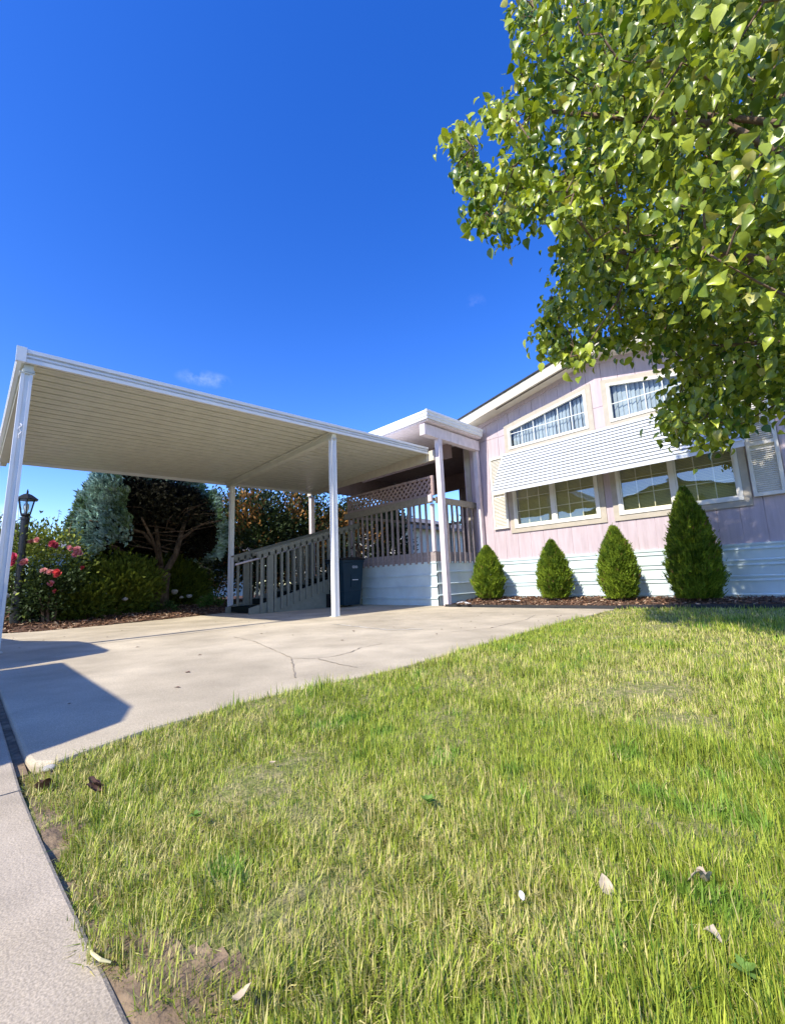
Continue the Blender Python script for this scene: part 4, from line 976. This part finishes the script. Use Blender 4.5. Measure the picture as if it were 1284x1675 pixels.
# rose bush with blooms
rose = shrub('rose_bush', (-8.95, .72, .80), (.55, .78, .72), 8500, [(.04, .07, .014), (.20, .26, .045), (.36, .42, .07)], 'tall pink flowering rose bush behind the lamp post', 'rose bush', 41, 'leaf', .06, rough=.5, hollow=.4)
shrub('rose_bush', (-8.45, .95, .45), (.38, .42, .42), 3800, [(.018, .035, .01), (.05, .085, .02)], 'lower dark green rose bush with salmon blooms at mulch edge', 'rose bush', 42, 'leaf', .055, rough=.5, hollow=.35)
tw = MB(); rs = random.Random(6); LV = []; LD = []
for i in range(9):
    y = .35 + i * .11 + rs.uniform(-.05, .05); h = rs.uniform(1.55, 1.95); p0 = (-8.95 + rs.uniform(-.2, .1), y, 1.2); p1 = (p0[0] + .03, y + rs.uniform(-.05, .08), h)
    tw.tube([p0, p1], [.006, .002], 4)
    for k in range(12):
        t = rs.random(); LV.append([p0[j] + (p1[j] - p0[j]) * t + rs.gauss(0, .03) for j in range(3)]); LD.append([rs.gauss(0, 1), rs.gauss(0, 1), rs.gauss(.2, .5)])
tw.build('shoots', 'bark', rose)
LV = np.array(LV); LD = np.array(LD)
V, F, C = scatter(np.array([(0, 0, 0), (.5, .28, .07), (1, 0, -.05), (.5, -.28, .07), (.5, 0, 0)]), np.array([(0, 4, 1), (4, 2, 1), (0, 3, 4), (4, 3, 2)]), LV, frames(LD), np.full(len(LV), .05), np.tile([.07, .12, .03], (len(LV), 1)))
np_mesh('foliage', V, F, 'fol', rose, C=C)
def bloom(c, r, col, parent, seed):
    rg = np.random.default_rng(seed); N = 34; T = np.array([(0, -.25, 0), (0, .25, 0), (.7, .42, .18), (.7, -.42, .18), (1, 0, .32)]); TF = np.array([(0, 1, 2), (0, 2, 3), (3, 2, 4)])
    lay = np.linspace(0, 1, N); az = rg.uniform(0, 2 * PI, N) + lay * 3
    d0 = np.array([.75, -.62, .25]); d0 /= np.linalg.norm(d0)
    a = np.cross(d0, [0, 0, 1]); a /= np.linalg.norm(a); b_ = np.cross(a, d0)
    out_ = np.cos(az)[:, None] * a + np.sin(az)[:, None] * b_
    d = out_ * (.35 + lay[:, None]) + d0 * (1.1 - .9 * lay[:, None])
    P = np.array(c) + out_ * (.15 * r * lay[:, None])
    V, F, C = scatter(T, TF, P, frames(d, up=-out_ + d0 * .5), r * rg.uniform(.8, 1.1, N), np.array(col) * rg.uniform(.8, 1.15, (N, 1)))
    np_mesh('bloom', V, F, 'petal', parent, C=C)
def at(px, py, X): d = ray(px, py); t = X / d[0]; return tuple(d * t + np.array([0, 0, CAM_H]))
for k, (px, py, X, r, c) in enumerate([(96, 938, -8.05, .075, (.80, .13, .13)), (85, 955, -8.1, .05, (.85, .32, .33)), (84, 936, -8.15, .05, (.85, .45, .42)), (74, 934, -8.2, .055, (.85, .5, .46)), (91, 967, -8.1, .032, (.7, .15, .15)),
                                    (118, 897, -8.4, .06, (.85, .42, .45)), (127, 899, -8.4, .06, (.85, .45, .48)), (132, 905, -8.4, .055, (.85, .4, .45)), (124, 908, -8.4, .05, (.8, .35, .4)), (88, 890, -8.4, .06, (.60, .10, .15)), (93, 893, -8.4, .05, (.65, .12, .18)),
                                    (62, 884, -8.4, .05, (.85, .42, .38)), (52, 886, -8.5, .05, (.85, .4, .36)), (43, 920, -8.1, .06, (.85, .38, .38)), (38, 921, -8.1, .04, (.8, .3, .3)), (24, 912, -8.1, .07, (.75, .12, .22)), (22, 922, -8.1, .05, (.7, .12, .2)), (136, 929, -8.4, .04, (.45, .06, .08))]):
    bloom(at(px, py, X), r, c, rose, 100 + k)
# hedge of photinia behind the stairs
ph = [(.015, .03, .01), (.06, .09, .025), (.34, .17, .045)]
for k, (c, r, N, lb) in enumerate([((-10.6, 5.3, 1.5), (.95, 1.1, 1.6), 14000, 'tall photinia shrub left of the wooden back post'), ((-10.6, 6.9, 1.55), (.95, 1.1, 1.65), 14000, 'tall photinia shrub with orange new leaves behind the back post'),
                                  ((-10.4, 8.4, 1.45), (.9, 1.0, 1.55), 12000, 'tall dark photinia shrub behind the left end of the deck'), ((-11.9, 4.2, 1.4), (1.0, 1.2, 1.5), 10000, 'dark green shrub behind the spruce trunk right side')]):
    shrub('photinia_shrub', c, r, N, ph, lb, 'shrub', 50 + k, 'leaf', .095, group='tall evergreen shrubs behind the carport', hollow=.3, clump=3)
shrub('dark_conifer', (-9.9, 9.6, 1.5), (.5, .55, 1.45), 5000, [(.01, .02, .012), (.03, .05, .025)], 'dark conifer at the left end of the lattice', 'conifer', 60, 'needle', .13, hollow=.3)
shrub('climbing_vine', (-7.0, 5.83, 1.12), (.34, .05, .22), 120, [(.05, .02, .015), (.12, .05, .03)], 'thin reddish vine leaning on the balusters above the cart', 'vine', 61, 'leaf', .04, hollow=.1)

# far greenery and houses
for k, (x, y, s_, lb) in enumerate([(-26, 1.0, 1.6, 'distant tree left of the lamp post'), (-24, 4.0, 1.5, 'distant tree behind the rose bush'), (-27, 8, 2.0, 'distant tree behind the spruce'), (-24, 13, 1.9, 'distant tree behind the hedge'), (-21, 18, 1.8, 'distant tree behind the cream neighbour house'), (-17, 24, 1.9, 'distant tree beyond the deck')]):
    shrub('background_tree', (x, y, s_), (2.2, 2.4, s_), 5200, [(.03, .055, .015), (.10, .15, .03)], lb, 'tree', 70 + k, 'leaf', .24, group='far background trees', hollow=.4)
def simple_house(name, x0, x1, y0, y1, hw, hr, wallm, label, axis='x', windows=()):
    h_ = empty(name, ((x0 + x1) / 2, (y0 + y1) / 2, 0), label, 'house')
    MB().box(x0, x1, y0, y1, -.1, hw).build('wall', wallm, h_)
    r_ = MB(); o = .4
    if axis == 'x': ym = (y0 + y1) / 2; r_.prism([(y0 - o, hw - .05), (ym, hr), (y1 + o, hw - .05), (y1 + o, hw + .1), (ym, hr + .15), (y0 - o, hw + .1)], 'x', x0 - o, x1 + o)
    else: xm = (x0 + x1) / 2; r_.prism([(x0 - o, hw - .05), (xm, hr), (x1 + o, hw - .05), (x1 + o, hw + .1), (xm, hr + .15), (x0 - o, hw + .1)], 'y', y0 - o, y1 + o)
    r_.build('roof', 'nb_roof', h_)
    g_ = MB()
    if axis == 'x': ym = (y0 + y1) / 2; g_.prism([(y0, hw), (ym, hr), (y1, hw)], 'x', x0 + .02, x1 - .02)
    else: xm = (x0 + x1) / 2; g_.prism([(x0, hw), (xm, hr), (x1, hw)], 'y', y0 + .02, y1 - .02)
    g_.build('gable', wallm, h_)
    for (a, b_, c, d_, face) in windows:
        w = MB()
        if face == '+x': w.box(x1 + .002, x1 + .04, a, b_, c, d_)
        elif face == '-y': w.box(a, b_, y0 - .04, y0 - .002, c, d_)
        else: w.box(a, b_, y1 + .002, y1 + .04, c, d_)
        wo = w.build('window', 'winframe', h_); w2 = MB(); e_ = .07
        if face == '+x': w2.box(x1 + .041, x1 + .045, a + e_, b_ - e_, c + e_, d_ - e_)
        elif face == '-y': w2.box(a + e_, b_ - e_, y0 - .045, y0 - .041, c + e_, d_ - e_)
        else: w2.box(a + e_, b_ - e_, y1 + .041, y1 + .045, c + e_, d_ - e_)
        w2.build('pane', 'dark', wo)
    return h_
simple_house('neighbour_house', -22, -13.2, 13.5, 20, 2.75, 4.0, 'nb_cream', 'cream neighbour house seen through the deck balusters', 'y', [(-15.2, -13.9, 1.2, 2.2, '-y'), (-18.5, -17, 1.2, 2.2, '-y')])
simple_house('neighbour_house', -25, -19, 1.5, 9.5, 1.95, 2.5, 'nb_blue', 'blue grey neighbour house glimpsed under the spruce crown', 'y', [(3.0, 4.2, .9, 1.7, '+x'), (6, 7.2, .9, 1.7, '+x')])
simple_house('street_house', -16, 4, -24, -15, 3.0, 5.6, 'nb_tan', 'tan gabled house across the street behind the viewer', 'y', [(-9, -7, 1.1, 2.3, '+y'), (-3, -1, 1.1, 2.3, '+y')])
fnc = MB()
for i in range(16): fnc.box(-14.4, -14.37, 5.6 - i * .155, 5.6 - i * .155 + .145, 0, 1.5 + .01 * (i % 3))
tag(fnc.build('board_fence', 'fencewood'), 'grey brown board fence behind the spruce trunk', 'fence')
# rocks by the spruce
for k, (px, py, r) in enumerate([(286, 968, .075), (310, 975, .055), (297, 977, .045), (152, 1003, .05), (110, 985, .06), (205, 980, .05), (172, 972, .05)]):
    c = at(px, py, -9.2 if px > 250 else -8.5); mb = MB(); pebble(mb, (c[0], c[1], max(.06, c[2])), r, seed=k + 20)
    tag(mb.build('garden_rock', 'rock', smooth=True), ['largest pale rock right of the spruce trunk', 'rounded pale rock near the green ground plant', 'small pale rock between the two larger ones', 'flat grey rock in mulch near the driveway', 'pale rock under the rose bush', 'small rock between pine shrub and spruce trunk', 'small rock under the middle pine shrub'][k], 'rock', 'rocks in the garden bed')

# ------------------------------------------------------------------ pear tree at right
TREE = empty('pear_tree', (1.35, 3.3, 0), 'large broadleaf tree with glossy yellow green leaves overhanging from the right', 'tree')
POLY = [(935, -120), (915, 40), (900, 130), (925, 200), (955, 235), (900, 290), (830, 290), (785, 330), (810, 375), (860, 345), (905, 330), (935, 380), (930, 450), (900, 520), (892, 560), (935, 565), (985, 565), (1040, 560), (1095, 565),
        (1135, 610), (1075, 670), (1105, 697), (1170, 708), (1215, 680), (1240, 640), (1300, 640), (1500, 640), (1500, -120)]
def pear():
    rg = np.random.default_rng(77); cen = np.array([1.0, 3.2, 3.55]); rad = np.array([2.45, 1.85, 2.75])
    q = norm(rg.normal(size=(14000, 3))) * (rg.random(14000) ** .42)[:, None]; P = cen + q * rad
    X, Y, D = proj(P); inf = (X > -20) & (X < 1300) & (Y > -60) & (Y < 1700) & (D > 0)
    keep = np.where(inf, inpoly(X, Y, POLY), True) & (P[:, 2] > .95) & (D > 1.5)
    keep &= ~(inf & (Y > 470) & (P[:, 1] < 3.0))
    keep &= ~((~inf) & (X < 900) & (D > 0) & (Y > -900))
    keep &= vnoise(P, 1.9, 55) * .6 + vnoise(P, 4.2, 56) * .4 > .455
    P = P[keep]
    m = 1500; px = rg.uniform(950, 1420, m); py = rg.uniform(380, 712, m); yy = rg.uniform(3.1, 4.2, m); ok = inpoly(px, py, POLY)
    L2 = []
    for a_, b_, y_ in zip(px[ok], py[ok], yy[ok]):
        d = ray(a_, b_); L2.append(d * (y_ / d[1]) + np.array([0, 0, CAM_H]))
    P = np.vstack([P, L2]); P = P[rg.permutation(len(P))]
    # thin to even spacing, thinner away from the view
    out_ = []; 
    for p in P:
        X, Y, D = proj(p); md = .175 if (X < 1330 and Y > -80) else .30
        if all((p[0] - o[0]) ** 2 + (p[1] - o[1]) ** 2 + (p[2] - o[2]) ** 2 > md * md for o in out_): out_.append(p)
        if len(out_) > 1500: break
    B = np.array(out_)
    ex = []
    arm = [(738, 215), (772, 212), (785, 265), (790, 285), (835, 275), (870, 262), (935, 285), (940, 350), (905, 350), (860, 352), (828, 388), (800, 375), (765, 340), (775, 310), (745, 285)]
    tl = [(845, -10), (905, -10), (905, 60), (880, 70), (870, 110), (890, 160), (880, 230), (850, 240), (800, 205), (800, 180), (830, 175), (850, 150), (845, 110), (850, 60)]
    bl_ = [(885, 500), (915, 500), (930, 560), (960, 580), (905, 582), (880, 560)]
    lo = [(1065, 665), (1110, 680), (1180, 690), (1225, 690), (1180, 722), (1120, 720), (1090, 690)]
    for poly, m, y0_, y1_, md in ((arm, 300, 1.95, 2.35, .095), (tl, 300, 2.0, 2.4, .12), (bl_, 80, 2.5, 2.8, .10), (lo, 80, 3.1, 3.5, .14)):
        got = []; pa = np.array(poly)
        for _ in range(m):
            px = rg.uniform(pa[:, 0].min(), pa[:, 0].max()); py = rg.uniform(pa[:, 1].min(), pa[:, 1].max()); y = rg.uniform(y0_, y1_)
            if not inpoly(np.array([px]), np.array([py]), poly)[0]: continue
            d = ray(px, py); p = d * (y / d[1]) + np.array([0, 0, CAM_H])
            if all(np.linalg.norm(p - q_) > md for q_ in got): got.append(p)
        ex += got
    ex = np.array(ex); nB = len(B); B = np.vstack([B, ex])
    print('pear blobs', len(B))
    # skeleton
    tk = MB(); base = np.array([1.35, 3.3, 0]); tk.tube([(1.35, 3.3, -.05), (1.34, 3.3, .3), (1.32, 3.28, .9), (1.3, 3.27, 1.35)], [.17, .135, .12, .13], 12)
    fork = np.array([1.3, 3.27, 1.3]); nodes = [fork]; 
    tg = [(-.3, 2.5, 2.9), (-.6, 2.4, 2.2), (-.9, 2.3, 3.3), (-.1, 2.3, 3.7), (.3, 3.2, 4.9), (-.5, 3.2, 4.3), (-.3, 3.3, 1.9), (-.6, 3.6, 2.6), (1.3, 2.0, 3.2), (.8, 4.5, 4.0), (2.4, 3.2, 3.8), (1.6, 3.3, 5.3), (.2, 2.0, 2.6), (2.2, 4.3, 3)]
    for g_ in tg:
        g_ = np.array(g_); pts = [fork]; k = 7
        mid = (fork + g_) / 2 + np.array([.15, .05, -.1]) + rg.normal(0, .08, 3)
        for i in range(1, k + 1):
            t = i / k; p = (1 - t) ** 2 * fork + 2 * t * (1 - t) * mid + t * t * g_ + rg.normal(0, .03, 3); pts.append(p); nodes.append(p)
        tk.tube(pts, [.034 * (1 - i / (k + 1.)) + .006 for i in range(k + 1)], 8)
    nodes = np.array(nodes)
    order = np.argsort(np.linalg.norm(B - fork, axis=1)); nd = list(nodes); rmap = {}
    dirs = np.zeros_like(B)
    for bi in order:
        b_ = B[bi]; A = np.array(nd); dist = np.linalg.norm(A - b_, axis=1) + .25 * np.maximum(0, np.linalg.norm(A - fork, axis=1) - np.linalg.norm(b_ - fork)) ; j = np.argmin(dist); a = A[j]
        m = (a + b_) / 2 + rg.normal(0, .03, 3) + np.array([0, 0, .03]); L_ = np.linalg.norm(b_ - a)
        tk.tube([a, m, b_], [.004 + .006 * min(1, L_), .004 + .003 * min(1, L_), .0025], 5, cap=False); nd.append(b_); nd.append(m); dirs[bi] = (b_ - a) / max(L_, 1e-3)
    tk.build('trunk', 'bark', TREE, smooth=True)
    # leaves
    LT = np.array([(0, 0, 0), (.06, 0, .0), (.34, 0, .03), (.68, 0, -.01), (1.0, 0, -.12), (.2, .27, .10), (.46, .34, .13), (.75, .20, .06), (.2, -.27, .10), (.46, -.34, .13), (.75, -.20, .06)])
    LF = np.array([(1, 2, 5), (2, 6, 5), (2, 3, 6), (3, 7, 6), (3, 4, 7), (1, 8, 2), (2, 8, 9), (2, 9, 3), (3, 9, 10), (3, 10, 4)])
    X, Y, D = proj(B); vis = (X < 1340) & (Y > -90)
    cnt = np.where(vis, 48, 24); cnt[nB:] = 24
    i = np.repeat(np.arange(len(B)), cnt); n = len(i)
    sp_ = np.where(i < nB, .074, .042)[:, None]; P = B[i] + rg.normal(0, 1, (n, 3)) * sp_
    # keep leaves inside the crown outline seen from the street
    d = norm(rg.normal(size=(n, 3))) * .9 + dirs[i] * .35; d[:, 2] -= 1.0
    sc = rg.uniform(.034, .080, n)
    upv = rg.normal(size=(n, 3)) + np.array([0, -1.0, .55])
    bl = rg.random(len(B))[i]
    a = np.clip(.55 * bl + .75 * rg.random(n) - .2, 0, 1)[:, None]
    col = np.array([.055, .125, .012]) * (1 - a) + np.array([.50, .56, .06]) * a
    yel = (rg.random(n) < .05)[:, None]; col = np.where(yel, np.array([.42, .40, .10]), col)
    V, F, C = scatter(LT, LF, P, frames(d, up=upv), sc[:, None] * np.array([1, 1, 1]) * np.stack([np.ones(n), rg.uniform(.8, 1.15, n), rg.uniform(.3, 2.2, n)], 1), col)
    np_mesh('crown', V, F, 'leaf', TREE, C=C, smooth=True)
pear()

# ------------------------------------------------------------------ pickup truck parked on the street (throws the shadow at the driveway mouth)
tk = empty('parked_pickup', (-4.2, -2.0, -.1), 'grey pickup truck with covered bed parked on the street', 'truck')
MB().prism([(-1.86, .35), (-1.70, .45), (-1.66, 1.02), (-1.74, 1.22), (-1.84, 1.40), (-2.05, 1.475), (-3.80, 1.47), (-3.82, .35)], 'y', -2.9, -1.1).build('bed', 'truckpaint', tk, bevel=.02)
MB().prism([(-3.87, .35), (-3.86, 1.25), (-4.05, 1.76), (-4.2, 1.80), (-5.0, 1.80), (-5.3, 1.76), (-6.05, 1.42), (-6.9, 1.28), (-7.15, 1.1), (-7.2, .5), (-7.1, .32)], 'y', -2.9, -1.1).build('cab', 'truckpaint', tk, bevel=.03)
MB().prism([(-4.1, 1.35), (-4.2, 1.68), (-5.1, 1.68), (-5.75, 1.38)], 'y', -1.099, -1.09).build('side_window', 'dark', tk)
for x in (-2.75, -6.3):
    for y in (-1.25, -2.75):
        w = MB().tube([(x, y - .12, .25), (x, y + .12, .25)], .36, 24).build('wheel', 'rubber', tk); MB().tube([(x, y - .125, .25), (x, y + .125, .25)], .2, 16).build('rim', 'chrome', w)
MB().box(-7.22, -7.15, -2.8, -1.2, .35, .5).build('bumper', 'chrome', tk); MB().box(-7.19, -7.14, -1.55, -1.2, .75, .95).build('headlight', 'bulb', tk); MB().box(-7.19, -7.14, -2.8, -2.45, .75, .95).build('headlight', 'bulb', tk)
